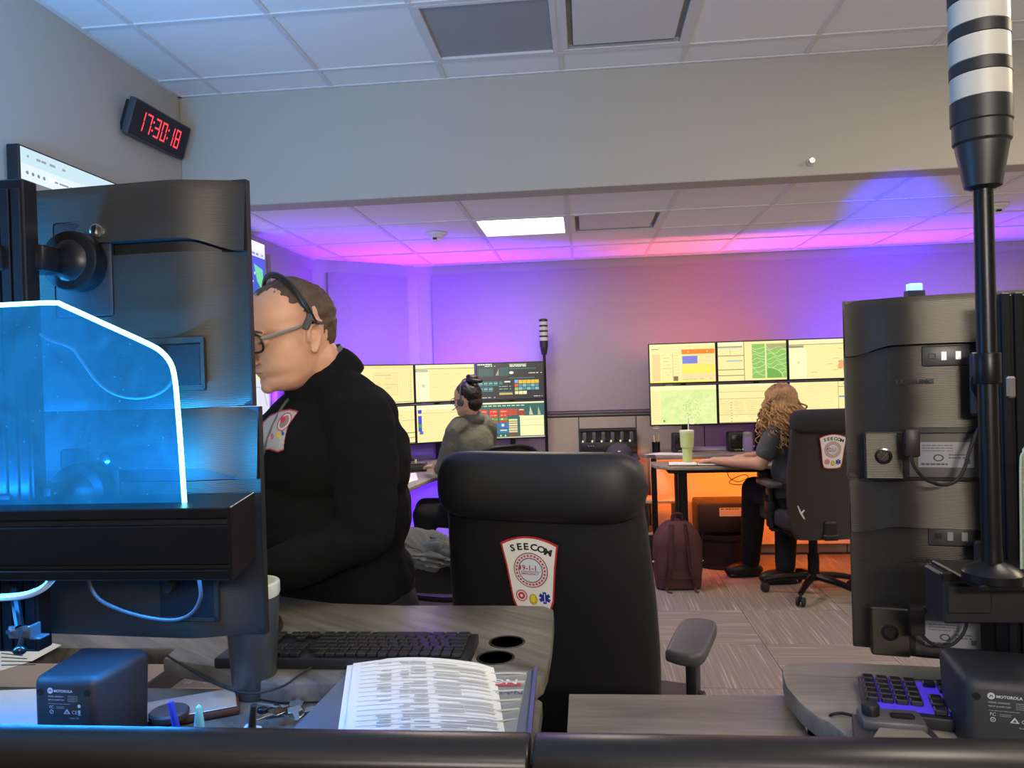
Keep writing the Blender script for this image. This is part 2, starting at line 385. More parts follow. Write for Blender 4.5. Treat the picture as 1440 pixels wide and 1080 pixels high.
def slot_vent(x, y, z, label):
    t = thing('air_vent', label, 'air vent', (x, y, z))
    f = MB()
    for a, b, c, d in ((-.29, .29, -.285, -.255), (-.29, .29, .255, .285), (-.29, -.26, -.255, .255), (.26, .29, -.255, .255)): f.box(a, b, c, d, -.004, .012, .002, 1)
    f.build('frame', M_GRID, t)
    MB().box(-.262, .262, -.257, .257, .05, .055).box(-.262, -.258, -.257, .257, 0, .05).box(.258, .262, -.257, .257, 0, .05).box(-.262, .262, -.257, -.253, 0, .05).box(-.262, .262, .253, .257, 0, .05).box(-.262, .262, -.257, .257, .022, .03).build('duct_throat', mat('throat_grey', (.34, .34, .33), .8), t, 0)
    MB().box(-.235, .235, -.228, .228, .004, .012, 0.003, 1).build('deflector_plate', M_GRID, t)
slot_vent(.22, 3.415, ZU, 'white plaque air vent in the upper ceiling beside the grey panel')
slot_vent(.22, 4.985, ZL, 'white plaque air vent in the lower ceiling beside the lit light')
def smoke(x, y, z, label):
    t = thing('smoke_detector', label, 'smoke detector', (x, y, z))
    MB().lathe((0, 0, 0), [(.075, 0), (.075, -.012), (.068, -.018)]).build('base', M_WHT, t)
    MB().lathe((0, 0, 0), [(.052, -.018), (.050, -.030), (.036, -.042), (.034, -.05), (.020, -.056), (0, -.057)]).build('sensor_head', M_WHT, t)
    MB().box(-.012, .012, -.054, -.03, -.048, -.038).build('sensor_slot', M_BLK, t)
smoke(-.97, 5.07, ZL, 'white round smoke detector near the lit ceiling light')
smoke(2.55, 5.03, ZL, 'white round smoke detector behind the big tower light')
t = thing('sprinkler', 'small chrome sprinkler head on the soffit wall', 'sprinkler', (1.133, YS, 2.52))
MB().cyl((0, 0, 0), (0, -.008, 0), .022, .020).build('escutcheon', M_WALL, t)
MB().cyl((0, -.008, 0), (0, -.028, 0), .006).tube([(-.009, -.012, 0), (-.011, -.025, 0), (0, -.036, 0), (.011, -.025, 0), (.009, -.012, 0)], .002).cyl((0, -.036, 0), (0, -.038, 0), .014, n=12).build('nozzle', M_CHR, t)

# acoustic panels on the far walls
t = MB().box(0, 4.8, -.03, 0, 0, 1.19, .006, 2).build('acoustic_panel', M_FABW, None); t.location = (-1.29, YB-.002, 1.205)
tag(t, 'very wide grey woven acoustic panel on the back wall above the consoles', 'acoustic panel')
dx, dy = (-1.42-XL), (YB-5.88); ln = math.hypot(dx, dy); an = math.atan2(dy, dx)
t = MB().box(0, ln*.76, -.03, 0, 0, 1.22, .006, 2).build('acoustic_panel', M_FABW, None)
t.location = (XL+dx*.12+.003, 5.88+dy*.12-.003, 1.16); t.rotation_euler = (0, 0, an)
tag(t, 'narrow woven acoustic panel on the angled corner wall', 'acoustic panel')
t = MB().box(0, .03, 5.0, 5.78, 1.18, 2.38, .006, 2).build('acoustic_panel', M_FABW, None); t.location = (XL+.002, 0, 0)
tag(t, 'woven acoustic panel on the side wall past the wall displays', 'acoustic panel')

# video wall on the left wall: 2 x 2 displays
def browser(f, W, H, seed, mapc=None):
    f.rect(0, 0, W, H, (.20, .20, .24), 0)
    f.rect(0, H*.80, W, H*.20, (.80, .92, .98), 1); f.rect(0, H*.90, W, H*.10, (.62, .82, .92), 2)
    f.lines(W*.03, H*.945, W*.2, 1, 1, H*.015, (.3, .35, .4), 3); f.rect(W*.14, H*.83, W*.6, H*.04, (.92, .97, 1), 2)
    f.lines(W*.17, H*.845, W*.35, 1, 1, H*.012, (.25, .3, .4), 3, 0)
    for k in range(4): f.disc(W*(.03+.028*k), H*.85, H*.012, (.2, .25, .3), 3, 10)
def wall_display(yc, z0, kind, label):
    t = thing('wall_display', label, 'display', (XL+.06, yc, z0), PI/2, 'displays of the video wall')
    W, H = 1.09, .62
    MB().box(-W/2, W/2, 0, .05, 0, H, .004, 1).build('housing', M_BLK, t)
    f = Flat(); rg = random.Random(kind)
    if kind == 0:
        browser(f, W, H, 0); f.rect(0, 0, W, H*.66, (.12, .14, .62), 2)
    elif kind == 1:
        f.rect(0, 0, W, H, (.02, .10, .42), 0); f.rect(0, H*.9, W, H*.1, (.95, .97, .98), 1)
        f.rect(0, H*.84, W, H*.06, (.75, .8, .8), 1); f.lines(W*.75, H*.86, W*.22, 1, 1, H*.02, (.2, .2, .2), 2)
        f.rect(0, 0, W*.8, H*.84, (.05, .06, .25), 1)
        for k in range(9): f.rect(W*.08*k+W*.06, 0, .003, H*.84, (.45, .5, .6), 2); f.rect(0, H*.09*k, W*.8, .003, (.45, .5, .6), 2)
        f.poly([(W*.84, H*.76), (W*.96, H*.72), (W*.97, H*.58), (W*.93, H*.52), (W*.88, H*.58)], (.12, .75, .10), 3)
        for k in range(22): f.disc(W*(.55+.42*rg.random()), H*(.1+.6*rg.random()), .006+.012*rg.random(), (.7, .9, .95), 4, 7)
    else:
        f.rect(0, 0, W, H, (.72, .74, .92), 0); f.rect(0, H*.5, W, .004, (.3, .3, .5), 1)
        for k in range(7): f.rect(W*.14*k+.03, 0, .003, H, (.45, .48, .7), 1)
        f.disc(W*.85, H*.72, .02, (.1, .1, .2), 2, 12); f.disc(W*.85, H*.62, .03, (.9, .8, .4), 2, 12)
        f.poly([(W*.86, H*.7), (W*.87, H*.7), (W*.97, H*.3), (W*.96, H*.3)], (.4, .4, .5), 2)
    f.build('screen', M_SCREEN, t, (-W/2+.008, -.0015, .008)).scale = ((W-.016)/W, 1, (H-.016)/H)
    return t
for k, (yc, z0, kd, lb) in enumerate(((3.20, 1.80, 0, 'wall display showing a browser bar, nearest upper one of the video wall'),
        (4.295, 1.80, 1, 'wall display showing a blue street map with a green patch'),
        (3.20, 1.175, 2, 'wall display low on the side wall behind the near monitor stack'),
        (4.295, 1.175, 3, 'wall display below the blue map, showing a pale grid'))):
    wall_display(yc, z0, kd, lb)

# digital wall clock, leaning out from its wedge bracket
A = at(188, 134, X=-2.02); B = at(266, 179, X=-2.02); C_ = at(179, 188, X=-2.075)
ux = (B-A).normalized(); uz = (A-C_); H_ = (uz-ux*uz.dot(ux)).length; uz = (uz-ux*uz.dot(ux)).normalized(); uy = uz.cross(ux)
L_ = (B-A).length
t = thing('wall_clock', 'black digital clock with red numerals high on the side wall', 'clock')
t.matrix_world = Matrix(((ux.x, uy.x, uz.x, C_.x), (ux.y, uy.y, uz.y, C_.y), (ux.z, uy.z, uz.z, C_.z), (0, 0, 0, 1)))
MB().box(0, L_, .001, .035, 0, H_, .006, 2).build('housing', mat('clock_housing', (.05, .055, .07), .5), t)
MB().box(.008, L_-.008, -.001, .002, .008, H_-.008).build('face', mat('smoked_clock_face', (.012, .002, .01), .2), t)
br = MB().prism([(.02, .03), (.02, .03), (.02, .03)], 0, 1) if 0 else MB()
br.box(.02, .16, .03, .065, .01, H_-.015, .004, 1); br.build('wall_bracket', M_BLK, t)
red = (1.0, .045, .06); M_RED = attr_mat('red_led', 1.6)
SEG = {'0': 'abcdef', '1': 'bc', '7': 'abc', '3': 'abgcd', '8': 'abcdefg'}
def digit(x, ch, w_, h_, th=.0085):
    f = Flat()
    z0 = (H_-h_)/2; m = z0+h_/2
    sg = dict(a=(x, z0+h_-th, w_, th), d=(x, z0, w_, th), g=(x, m-th/2, w_, th), b=(x+w_-th, m+.002, th, h_/2-.003), c=(x+w_-th, z0+.001, th, h_/2-.003), f=(x, m+.002, th, h_/2-.003), e=(x, z0+.001, th, h_/2-.003))
    for k in SEG[ch]:
        a, b, c, d = sg[k]; f.poly([(a, b), (a+c, b), (a+c+(.0 if c > d else .002), b+d), (a+(.0 if c > d else .002), b+d)], red)
    f.build('numeral', M_RED, t, (0, -.0012, 0))
dx0 = .075
for ch, x_ in (('1', .055), ('7', .113), ('3', .187), ('0', .245), ('1', .313), ('8', .370)): digit(x_, ch, .042, .092)
for x_ in (.167, .300):
    for q in (-.02, .02): Flat().disc(x_+.004, H_/2+q, .006, red, 1, 12).build('colon_dot', M_RED, t, (0, -.0012, 0))

# low console wall along the back with laminate panels, and the charger niche
cw = thing('console_wall', 'long low taupe laminate console wall under the acoustic panel', 'console', (0, 6.40, 0))
def cpanel(x0, x1, z0, z1): MB().box(x0+.004, x1-.004, -.012, 0, z0, z1, .002, 1).build('panel', M_LAM, cw)
MB().box(-1.3, 4.3, .0, .07, 0, 1.165).build('core', M_DGREY, cw)
MB().box(-1.3, 4.3, -.025, .085, 1.165, 1.178, .003, 1).box(-1.3, 4.3, -.02, .08, 1.186, 1.200, .004, 1).box(-1.3, 4.3, -.01, .07, 1.175, 1.19).build('top_cap', mat('cap_brown', (.11, .09, .085), .4), cw)
xs = [-1.3, -.62, -.07, .40, .95, 1.5, 2.05, 2.6, 3.15, 3.7, 4.3]
for a, b in zip(xs, xs[1:]):
    if a == -.07: cpanel(a, b, 1.06, 1.155)
    else: cpanel(a, b, .02, 1.155)
cpanel(-.07, .40, .02, .80)
MB().box(-.06, .39, -.10, -.0, .80, .865).build('niche_shelf', M_BLK, cw)
t = thing('charger_rack', 'black multi bay radio charger set in the console wall', 'charger', (.165, 6.36, .866))
MB().box(-.225, .225, -.09, .02, 0, .09, .006, 2).box(-.225, .225, -.005, .02, .09, .18, .003, 1).box(-.225, .225, -.06, .02, .175, .188, .004, 1).build('housing', M_BLK, t)
for k in range(6):
    x_ = -.19+.076*k
    b = MB().box(x_-.016, x_+.016, -.055, -.025, .085, .17, .008, 2).cyl((x_-.006, -.058, .15), (x_-.006, -.062, .15), .009).build('charging_radio', mat('radio_grey', (.09, .09, .10), .4), t)
    MB().box(x_-.022, x_-.008, -.095, -.06, .088, .104, .003, 1).build('charge_contact', mat('pale_yellow_led', (.5, .5, .3), .4, emit=((.8, .85, .35), .5)), b)
f = Flat()
for k in range(3): f.disc(-.16+.02*k, .06, .0035, (.9, .25, .2), 1, 8)
f.build('status_light', M_SCREEN, t, (0, -.0905, 0))
t = thing('cabinet', 'black low cabinet under the charger rack', 'cabinet', (.215, 6.15, 0))
MB().box(-.15, .17, -.18, .15, 0, .84, .006, 1).build('body', M_BLK, t); MB().box(-.16, .18, -.20, .16, .84, .86, .004, 1).build('top', M_DGREY, t)
MB().box(-.145, .165, -.192, -.18, .03, .82, .003, 1).build('door', M_DGREY, t)
t = thing('baseball_cap', 'dark grey baseball cap lying on the black cabinet', 'cap', (.24, 6.03, .862), R(20))
MB().grid(lambda u, v: (.10*math.cos(2*PI*u)*math.cos(v*PI/2)*1.05, .085*math.sin(2*PI*u)*math.cos(v*PI/2), .105*math.sin(v*PI/2)**.8), 24, 10, close_u=True).build('crown', mat('cap_grey', (.045, .045, .055), .9, bump=('noise', 300, None, .3, .002)), t)
MB().grid(lambda u, v: (-.08-.10*v*(1-(2*u-1)**2*.35), (.08-.01*v)*(2*u-1), .012-.018*(2*u-1)**2*v+.004), 12, 4).build('brim', MATS['cap_grey'], t)
Flat().rect(-.012, .045, .022, .008, (.7, .7, .75)).build('logo_tab', M_PRINT, t, (-.03, -.0785, 0), (0, 0, 0))

# ================================================================== MONITORS
def sm(t): t = max(0, min(1, t)); return t*t*(3-2*t)
def rear_cover(W, H, band=.735, bulge=.034, groove=.05):
    """ribbed curved back of a monitor: lower panel, proud top band, undercut between them with its shade coloured black"""
    mb = MB(); dep = lambda u: .012+bulge*sm(min(u, 1-u)/.20)
    def cut(u): e = min(u, 1-u); return band-.055*sm(1-(e-.012)/.13)
    def top(u, q):
        c = cut(u)+.004; v = c+(1-c)*q; d = dep(u)+.011*(1-q)
        if v > .97: d -= (v-.97)*.08
        return Vector((-W/2+W*u, d, H*v))
    def low(u, q):
        c = cut(u)-groove*sm((min(u, 1-u)-.012)/.13); v = c*q; d = dep(u)
        if v < .03: d -= (.03-v)*.06
        return Vector((-W/2+W*u, d, H*v))
    mb.grid(top, 56, 16); mb.grid(low, 56, 24)
    mb.grid(lambda u, q: Vector((-W/2+W*u, dep(u)+(.011*q if q > .5 else 0), H*(cut(u)+.004))) if q > .5 else Vector((-W/2+W*u, dep(u)-.010, H*(cut(u)+.004))), 56, 1, mi=1)
    mb.grid(lambda u, q: Vector((-W/2+W*u, dep(u)-.010, H*(cut(u)+.005-(groove+.006)*q))), 56, 2, mi=1)  # black strip puts the shade of the undercut into the colour
    mb.grid(lambda u, q: Vector((-W/2+W*u, dep(u)-.010*(1-q), H*(cut(u)-groove*sm((min(u, 1-u)-.012)/.13)))), 56, 1, mi=1)
    for z_, k_ in ((H-.0005, 1), (.0005, 0)): mb.grid(lambda u, q: Vector((-W/2+W*u, .004+(dep(u)-.006)*q, z_)), 40, 1, mi=1)
    for u in (0, 1): mb.box(-W/2+W*u-.001, -W/2+W*u+.001, .0, .013, 0, H, mi=1)
    mb.box(-W/2, W/2, 0, .013, H-.002, H, mi=1).box(-W/2, W/2, 0, .014, 0, .002, mi=1)
    return mb
def monitor_body(label, W, H, group, loc, rz, rear=False, groove=.05):
    t = thing('monitor', label, 'monitor', loc, rz, group)
    MB().box(-W/2, W/2, 0, .012 if rear else .03, 0, H, .002, 1).build('housing', M_BLK, t)
    if rear: rear_cover(W, H, groove=groove).build('rear_cover', [M_BRUSH, M_BLK], t, 60)
    else: MB().box(-W*.3, W*.3, .028, .05, H*.2, H*.8, .008, 2).build('rear_cover', M_BLK, t)
    return t
YEL = (1.0, .93, .42)
def scr(f, W, H, kind, seed=0):
    rg = random.Random(seed); cream = (.98, .88, .38); pale = (1, .95, .50); ink = (.55, .48, .18); dk = (.25, .22, .10)
    f.rect(0, 0, W, H, cream, 0)
    if kind == 'form':
        f.rect(0, H*.93, W, H*.07, (.95, .80, .30), 1); f.rect(W*.25, H*.22, W*.45, H*.60, (.80, .70, .28), 1); f.rect(W*.258, H*.235, W*.434, H*.57, (.96, .82, .36), 2)
        f.lines(W*.28, H*.74, W*.3, 1, 1, .004, ink, 3, 0); f.lines(W*.3, H*.66, W*.3, 4, .035, .002, ink, 3, .4, seed); f.rect(W*.26, H*.50, W*.42, .002, ink, 3)
        for k in range(6): f.rect(W*(.74+.04*k), H*.1, .0015, H*.75, (.72, .60, .24), 1)
        f.lines(W*.92, H*.78, W*.05, 14, .015, .003, ink, 2, .2); f.rect(0, H*.03, W, .003, dk, 1)
    elif kind == 'page':
        f.rect(0, 0, W*.22, H, (1, .97, .62), 1); f.rect(0, H*.9, W, H*.1, pale, 1); f.rect(0, H*.885, W, .004, dk, 2)
        f.rect(0, H*.81, W*.2, H*.06, (.35, .35, .2), 2); [f.rect(W*(.02+.03*k), H*.825, W*.018, H*.03, (.9, .85, .5), 3) for k in range(6)]
        f.rect(W*.1, H*.4, W*.05, H*.07, (.75, .68, .3), 2); f.lines(W*.26, H*.74, W*.7, 2, .1, .003, (.8, .7, .3), 2, .5)
        f.rect(0, 0, W*.7, H*.02, (.5, .45, .2), 2)
    elif kind == 'list':
        f.rect(0, H*.88, W, H*.12, pale, 1); f.rect(0, H*.62, W, .002, dk, 1); f.rect(0, H*.28, W, .005, (.15, .13, .06), 1); f.rect(0, H*.15, W, .004, dk, 1)
        for k in range(4): f.lines(W*(.2+.16*k), H*.80, W*.08, 10, .013, .003, (.70, .66, .36), 2, .3, seed+k)
        f.rect(0, 0, W, H*.03, (.2, .2, .15), 1)
    elif kind == 'blue_list':
        f.rect(0, H*.88, W, H*.12, (1, .97, .62), 1); f.rect(W*.02, H*.78, W*.06, H*.10, (.05, .06, .65), 2)
        f.rect(W*.02, H*.30, W*.06, H*.42, (.05, .08, .68), 2); f.rect(W*.02, H*.40, W*.06, H*.10, (.05, .32, .12), 3); f.rect(W*.04, H*.22, W*.06, H*.08, (.10, .15, .6), 2)
        f.rect(W*.1, H*.78, W*.8, .002, (.4, .45, .2), 2)
        for k in range(4): f.lines(W*(.14+.2*k), H*.70, W*.12, 12, .016, .003, (.82, .74, .34), 2, .3, seed+k)
    elif kind == 'dark_radio':
        f.rect(0, 0, W, H, (.012, .014, .02), 1); teal = (.02, .20, .21); lt = (.85, .9, .75)
        f.lines(W*.01, H*.955, W*.22, 1, 1, .010, lt, 2, 0); f.rect(W*.03, H*.64, W*.22, H*.22, (.012, .09, .08), 2); f.rect(W*.34, H*.64, W*.14, H*.24, (.012, .09, .08), 2)
        f.poly([(W*.28, H*.66), (W*.33, H*.66), (W*.33, H*.86)], (.35, .38, .25), 2); f.lines(W*.12, H*.91, W*.16, 1, 1, .007, lt, 2, .2)
        f.rect(W*.49, H*.90, W*.26, H*.08, (.3, .35, .2), 2); f.lines(W*.5, H*.93, W*.24, 2, .011, .006, lt, 3, .1)
        f.rect(W*.49, H*.83, W*.40, H*.02, teal, 2); f.rect(W*.49, H*.57, W*.38, H*.02, teal, 2); f.disc(W*.52, H*.73, .012, lt, 2, 12, .018); f.lines(W*.78, H*.70, W*.2, 1, 1, .006, lt, 2, .1)
        for r_ in range(2):
            for k in range(4-r_): f.rect(W*(.02+.075*k), H*(.37-.155*r_), W*.066, H*.125, teal, 2); f.lines(W*(.03+.075*k), H*(.43-.155*r_), W*.05, 1, 1, .006, (.5, .7, .65), 3, 0)
        f.rect(W*.33, H*.40, W*.05, H*.09, teal, 2); f.rect(W*.41, H*.46, W*.09, H*.04, lt, 2); f.lines(W*.33, H*.34, W*.18, 2, .02, .006, (.3, .5, .5), 2, .2); f.rect(W*.33, H*.12, W*.2, H*.05, (.9, .5, .1), 2); f.rect(W*.33, H*.16, W*.2, H*.04, teal, 2)
        for k in range(5): f.rect(W*(.625+.062*k), H*.42, W*.058, H*.10, (.85, .52, .02), 2); [f.rect(W*(.625+.062*k), H*(.24+.09*q), W*.055, H*.075, (.06, .30, .38) if (k+q) % 2 else (.25, .5, .5), 2) for q in range(2)]
        for q, c in enumerate(((.2, .45, .85), (.85, .10, .03), (.3, .6, .1), (.9, .8, .4))): f.rect(W*.565, H*(.44-.105*q), W*.052, H*.085, c, 2)
        for k in range(2): f.rect(W*(.625+.062*k), H*.12, W*.058, H*.09, (.92, .85, .45), 2)
        f.lines(W*.02, H*.04, W*.25, 1, 1, .005, lt, 2, .2); f.lines(W*.85, H*.05, W*.13, 1, 1, .005, lt, 2, .2)
    elif kind == 'colour_grid':
        f.rect(0, 0, W, H, (.015, .13, .11), 1); f.rect(0, H*.955, W, H*.045, (.9, .9, .55), 2); lt = (.75, .85, .6)
        for k in range(10): f.lines(W*(.02+.07*k), H*.89, W*.05, 1, 1, .008, lt, 2, 0)
        red_ = (.75, .04, .015)
        for k in range(3):
            f.rect(W*(.02+.15*k), H*.64, W*.125, H*.17, red_, 2); f.lines(W*(.04+.15*k), H*.73, W*.09, 2, .03, .008, (.9, .45, .25), 3, .1, k)
            f.rect(W*(.02+.15*k), H*.575, W*.125, H*.055, red_, 2); f.rect(W*(.02+.15*k), H*.50, W*.125, H*.06, (.14, .42, .04), 2); f.disc(W*(.06+.15*k), H*.53, .008, (.7, .85, .2), 3, 10); f.rect(W*(.02+.15*k), H*.44, W*.125, H*.045, red_, 2)
        for q in range(3): f.rect(W*.45, H*(.63+.065*q), W*.14, H*.05, red_, 2)
        f.rect(W*.61, H*.63, W*.09, H*.17, (.45, .03, .01), 2); f.lines(W*.62, H*.76, W*.07, 2, .05, .01, (.9, .7, .5), 3, 0)
        f.poly([(W*.77, H*.63), (W*.83, H*.63), (W*.79, H*.88)], (.6, .62, .4), 2); f.poly([(W*.9, H*.63), (W*.95, H*.63), (W*.91, H*.86)], (.5, .52, .35), 2)
        f.rect(0, H*.10, W*.15, H*.32, (.85, .92, .6), 2)
        for k in range(2): f.rect(W*(.16+.15*k), H*.28, W*.14, H*.15, (.03, .18, .5), 2); f.disc(W*(.22+.15*k), H*.36, .012, (.85, .9, .8), 3, 10); f.rect(W*(.16+.15*k), H*.14, W*.14, H*.12, (.03, .2, .38), 2); f.lines(W*(.18+.15*k), H*.2, W*.1, 1, 1, .01, lt, 3, 0)
        for q in range(6): f.rect(W*.46, H*(.15+.065*q), W*.13, H*.05, (.85, .80, .4) if q % 2 else (.80, .62, .35), 2)
        f.rect(W*.46, H*.06, W*.13, H*.05, (.4, .03, .02), 2); [f.poly([(W*(.25+.07*k), H*.05), (W*(.28+.07*k), H*.05), (W*(.265+.07*k), H*.11)], lt, 2) for k in range(3)]
        f.rect(W*.63, H*.05, W*.36, H*.56, pale, 3); f.rect(W*.63, H*.33, W*.36, .003, ink, 4); f.rect(W*.66, H*.5, W*.3, .002, ink, 4); f.rect(0, 0, W, H*.03, (.6, .6, .4), 3)
    elif kind == 'dash':
        f.rect(0, H*.93, W, H*.07, (1, .93, .42), 1); f.rect(W*.04, 0, W*.12, H*.74, (.95, .68, .28), 1); f.lines(W*.03, H*.86, W*.1, 1, 1, .006, (.3, .1, .1), 2, 0)
        f.lines(W*.19, H*.72, W*.15, 10, .026, .003, ink, 2, .5, 3); f.rect(W*.35, H*.05, .003, H*.70, ink, 2); f.lines(W*.37, H*.84, W*.08, 12, .022, .005, (.9, .72, .3), 2, .2, 5)
        f.rect(W*.49, 0, W*.51, H*.84, (.97, .82, .35), 1); f.rect(W*.49, H*.73, W*.50, H*.12, (1.0, .24, .005), 2); f.disc(W*.59, H*.79, .006, (1, .7, .2), 3, 8); f.disc(W*.88, H*.79, .006, (1, .7, .2), 3, 8)
        f.rect(W*.50, H*.48, W*.23, H*.20, (.22, .22, .72), 2); f.lines(W*.76, H*.64, W*.2, 3, .03, .003, (.8, .65, .3), 2, .3); f.rect(W*.50, H*.22, W*.49, H*.24, (1, .86, .12), 2); f.rect(W*.50, H*.10, W*.49, H*.10, (.97, .76, .38), 2); f.lines(W*.5, H*.07, W*.45, 1, 1, .004, ink, 3, .2)
        f.rect(W*.36, H*.04, W*.07, H*.12, (.25, .14, .08), 3); f.rect(0, 0, W, H*.04, (.97, .90, .12), 4)
    elif kind == 'map_small':
        f.rect(0, H*.92, W*.39, H*.08, (1, .95, .6), 1); f.rect(0, H*.86, W*.36, H*.03, (.35, .35, .25), 2); f.rect(0, H*.83, W*.36, H*.03, (.75, .75, .6), 2)
        for z_ in (.64, .28, .13): f.rect(0, H*z_, W*.38, .005, (.2, .17, .08), 2)
        f.rect(W*.18, H*.66, .003, H*.17, ink, 2); f.rect(W*.12, H*.50, W*.24, H*.03, (.35, .50, .65), 2); f.rect(W*.38, 0, .004, H, (.15, .13, .08), 2)
        f.rect(W*.5, H*.05, W*.5, H*.88, (.30, .58, .12), 2); lg = (.72, .86, .42)
        f.rect(W*.69, H*.05, W*.02, H*.88, (.85, .93, .5), 4); f.rect(W*.71, H*.80, W*.29, H*.12, (.45, .45, .2), 3)
        for r_ in range(8):
            pts = [(W*(.5+.5*k/16), H*(.14+.095*r_)+.012*math.sin(k*.9+r_*1.3)+(.012*rg.random())) for k in range(17)]
            for a, b in zip(pts, pts[1:]): f.poly([(a[0], a[1]-.002), (b[0], b[1]-.002), (b[0], b[1]+.0025), (a[0], a[1]+.0025)], lg, 3)
        n = 14; arc = [(W*.72+W*.22*math.sin(PI/2*k/n), H*.05+H*.26*math.cos(PI/2*k/n)) for k in range(n+1)]
        f.poly([(W*.72, H*.05)]+arc, (.18, .46, .08), 4)
        for a, b in zip(arc, arc[1:]): f.poly([a, b, (b[0]+.004, b[1]+.004), (a[0]+.004, a[1]+.004)], lg, 5)
    elif kind == 'map_plain':
        f.rect(0, H*.9, W, H*.1, (1, .93, .55), 1); f.rect(0, H*.87, W, .004, dk, 2); f.rect(0, H*.80, W*.22, H*.06, (.35, .33, .2), 2)
        f.rect(0, 0, W*.26, H*.78, (1, .96, .55), 1); f.disc(W*.14, H*.42, .012, (.85, .78, .4), 2, 12)
        for k in range(9): f.lines(W*(.3+.6*rg.random()), H*(.1+.65*rg.random()), W*.09, 1, 1, .004, (.6, .52, .25), 2, 0, k)
        f.disc(W*.78, H*.33, .024, (.95, .42, .15), 3, 14); [f.disc(W*.78+.02*math.sin(k), H*.33+.03*math.cos(k*1.7), .009, (.95, .38, .14), 3, 7) for k in range(8)]
    elif kind == 'green_map':
        f.rect(W*.15, 0, W*.85, H*.88, (.78, .90, .36), 1); f.lines(W*.03, H*.83, W*.09, 18, .016, .004, (.95, .72, .34), 2, .1)
        f.rect(0, H*.9, W, H*.1, (1, .95, .5), 2)
        for k in range(60): f.disc(W*(.18+.8*rg.random()), H*(.05+.75*rg.random()), .008+.02*rg.random(), (.70, .86, .33) if k % 2 else (.86, .92, .42), 2, 9)
        for k in range(70):
            a = rg.random()*2*PI; r_ = rg.random()**.6
            f.disc(W*(.62+.18*r_*math.cos(a)), H*(.38+.25*r_*math.sin(a)), .0035, (.45, .52, .2) if k % 3 else (.7, .75, .3), 3, 6)
        f.disc(W*.2, H*.09, .008, (.2, .22, .1), 3, 10)
    elif kind == 'table':
        f.rect(0, H*.93, W, H*.07, (1, .96, .5), 1); f.rect(0, H*.80, W, .003, ink, 2); f.rect(0, H*.62, W, .004, (.7, .45, .2), 2); f.rect(0, H*.21, W, .003, ink, 2)
        f.rect(0, H*.22, W, H*.40, (.98, .85, .36), 1)
        for k in range(5): f.lines(W*(.03+.19*k), H*.55, W*.14, 9, .014, .003, (.75, .62, .26), 2, .2, k)
        f.lines(W*.17, H*.52, W*.02, 9, .02, .005, (.35, .3, .1), 3, 0); f.rect(0, 0, W, H*.02, (.25, .22, .15), 2)
    elif kind == 'table_blue':
        f.rect(W*.72, 0, .003, H, dk, 1); f.rect(W*.72, H*.86, W*.28, .004, dk, 1); f.rect(W*.8, H*.93, W*.15, H*.03, (.3, .3, .25), 1)
        f.rect(W*.73, H*.60, W*.22, H*.035, (.15, .28, .7), 2); f.lines(W*.03, H*.9, W*.6, 12, .02, .003, (.85, .76, .36), 2, .5)
def front_monitor(label, group, pA, pB, z0, H, kind, seed=0):
    """a monitor whose bottom edge runs from pA to pB on the plan"""
    A_, B_ = Vector((pA[0], pA[1], 0)), Vector((pB[0], pB[1], 0)); d = B_-A_; W = d.length
    c = (A_+B_)/2; t = monitor_body(label, W-.004, H, group, (c.x, c.y, z0), math.atan2(d.y, d.x))
    f = Flat(); scr(f, W-.020, H-.020, kind, seed); f.build('screen', M_SCREEN, t, (-W/2+.010, -.0006, .012))
    MB().box(-W/2+.003, W/2-.003, -.002, .002, 0, .010, .001, 1).build('lower_bezel', M_BLKG, t)
    return t
GR, GL = 'monitors of the amber lit workstation', 'monitors of the violet lit workstation'
xs = [at(911, 483, Y=5.95).x, at(1007, 480, Y=5.95).x, at(1107, 477, Y=5.95).x, at(1205, 474, Y=5.95).x, 2.54]
top = 1.728; hh = .313
KR = [('dash', 'green_map'), ('map_small', 'table'), ('map_plain', 'table_blue'), ('form', 'list')]
LR = [('monitor showing a dashboard with an orange bar and a blue block', 'monitor showing a pale green map, above the green tumbler'),
      ('monitor showing windows beside a green street map', 'monitor showing a long yellow table, behind the curly hair'),
      ('monitor showing a yellow map with one orange spot', 'monitor showing a list with one blue row, over the chair headrest'),
      ('monitor with a form, upper one at the hidden end of the amber bank', 'monitor with a list, lower one at the hidden end of the amber bank')]
for k in range(4):
    for q in range(2):
        pb = (xs[k+1], 5.95 if k < 3 else 5.75)
        front_monitor(LR[k][q], GR, (xs[k], 5.95), pb, top-hh-(hh+.006)*q, hh, KR[k][q], k)
PL = [(-1.93, 5.02), (-1.635, 5.40), (-1.300, 5.75), (-.866, 6.0), (-.328, 6.1)]
KL = [('list', 'form'), ('form', 'list'), ('page', 'blue_list'), ('dark_radio', 'colour_grid')]
LL = [('monitor with a list, upper one hidden behind the standing man', 'monitor with a form, lower one hidden behind the standing man'),
      ('monitor showing a pop up form, beside the shoulder of the standing man', 'monitor showing a ruled list, beside the shoulder of the standing man'),
      ('monitor showing a plain yellow page in front of the seated woman', 'monitor showing a list with a blue bar in front of the seated woman'),
      ('monitor showing a dark radio console with teal and yellow buttons', 'monitor showing red, green and blue button blocks')]
for k in range(4):
    for q in range(2):
        front_monitor(LL[k][q], GL, PL[k], PL[k+1], 1.625-.303-(.309)*q, .303, KL[k][q], 10+k)

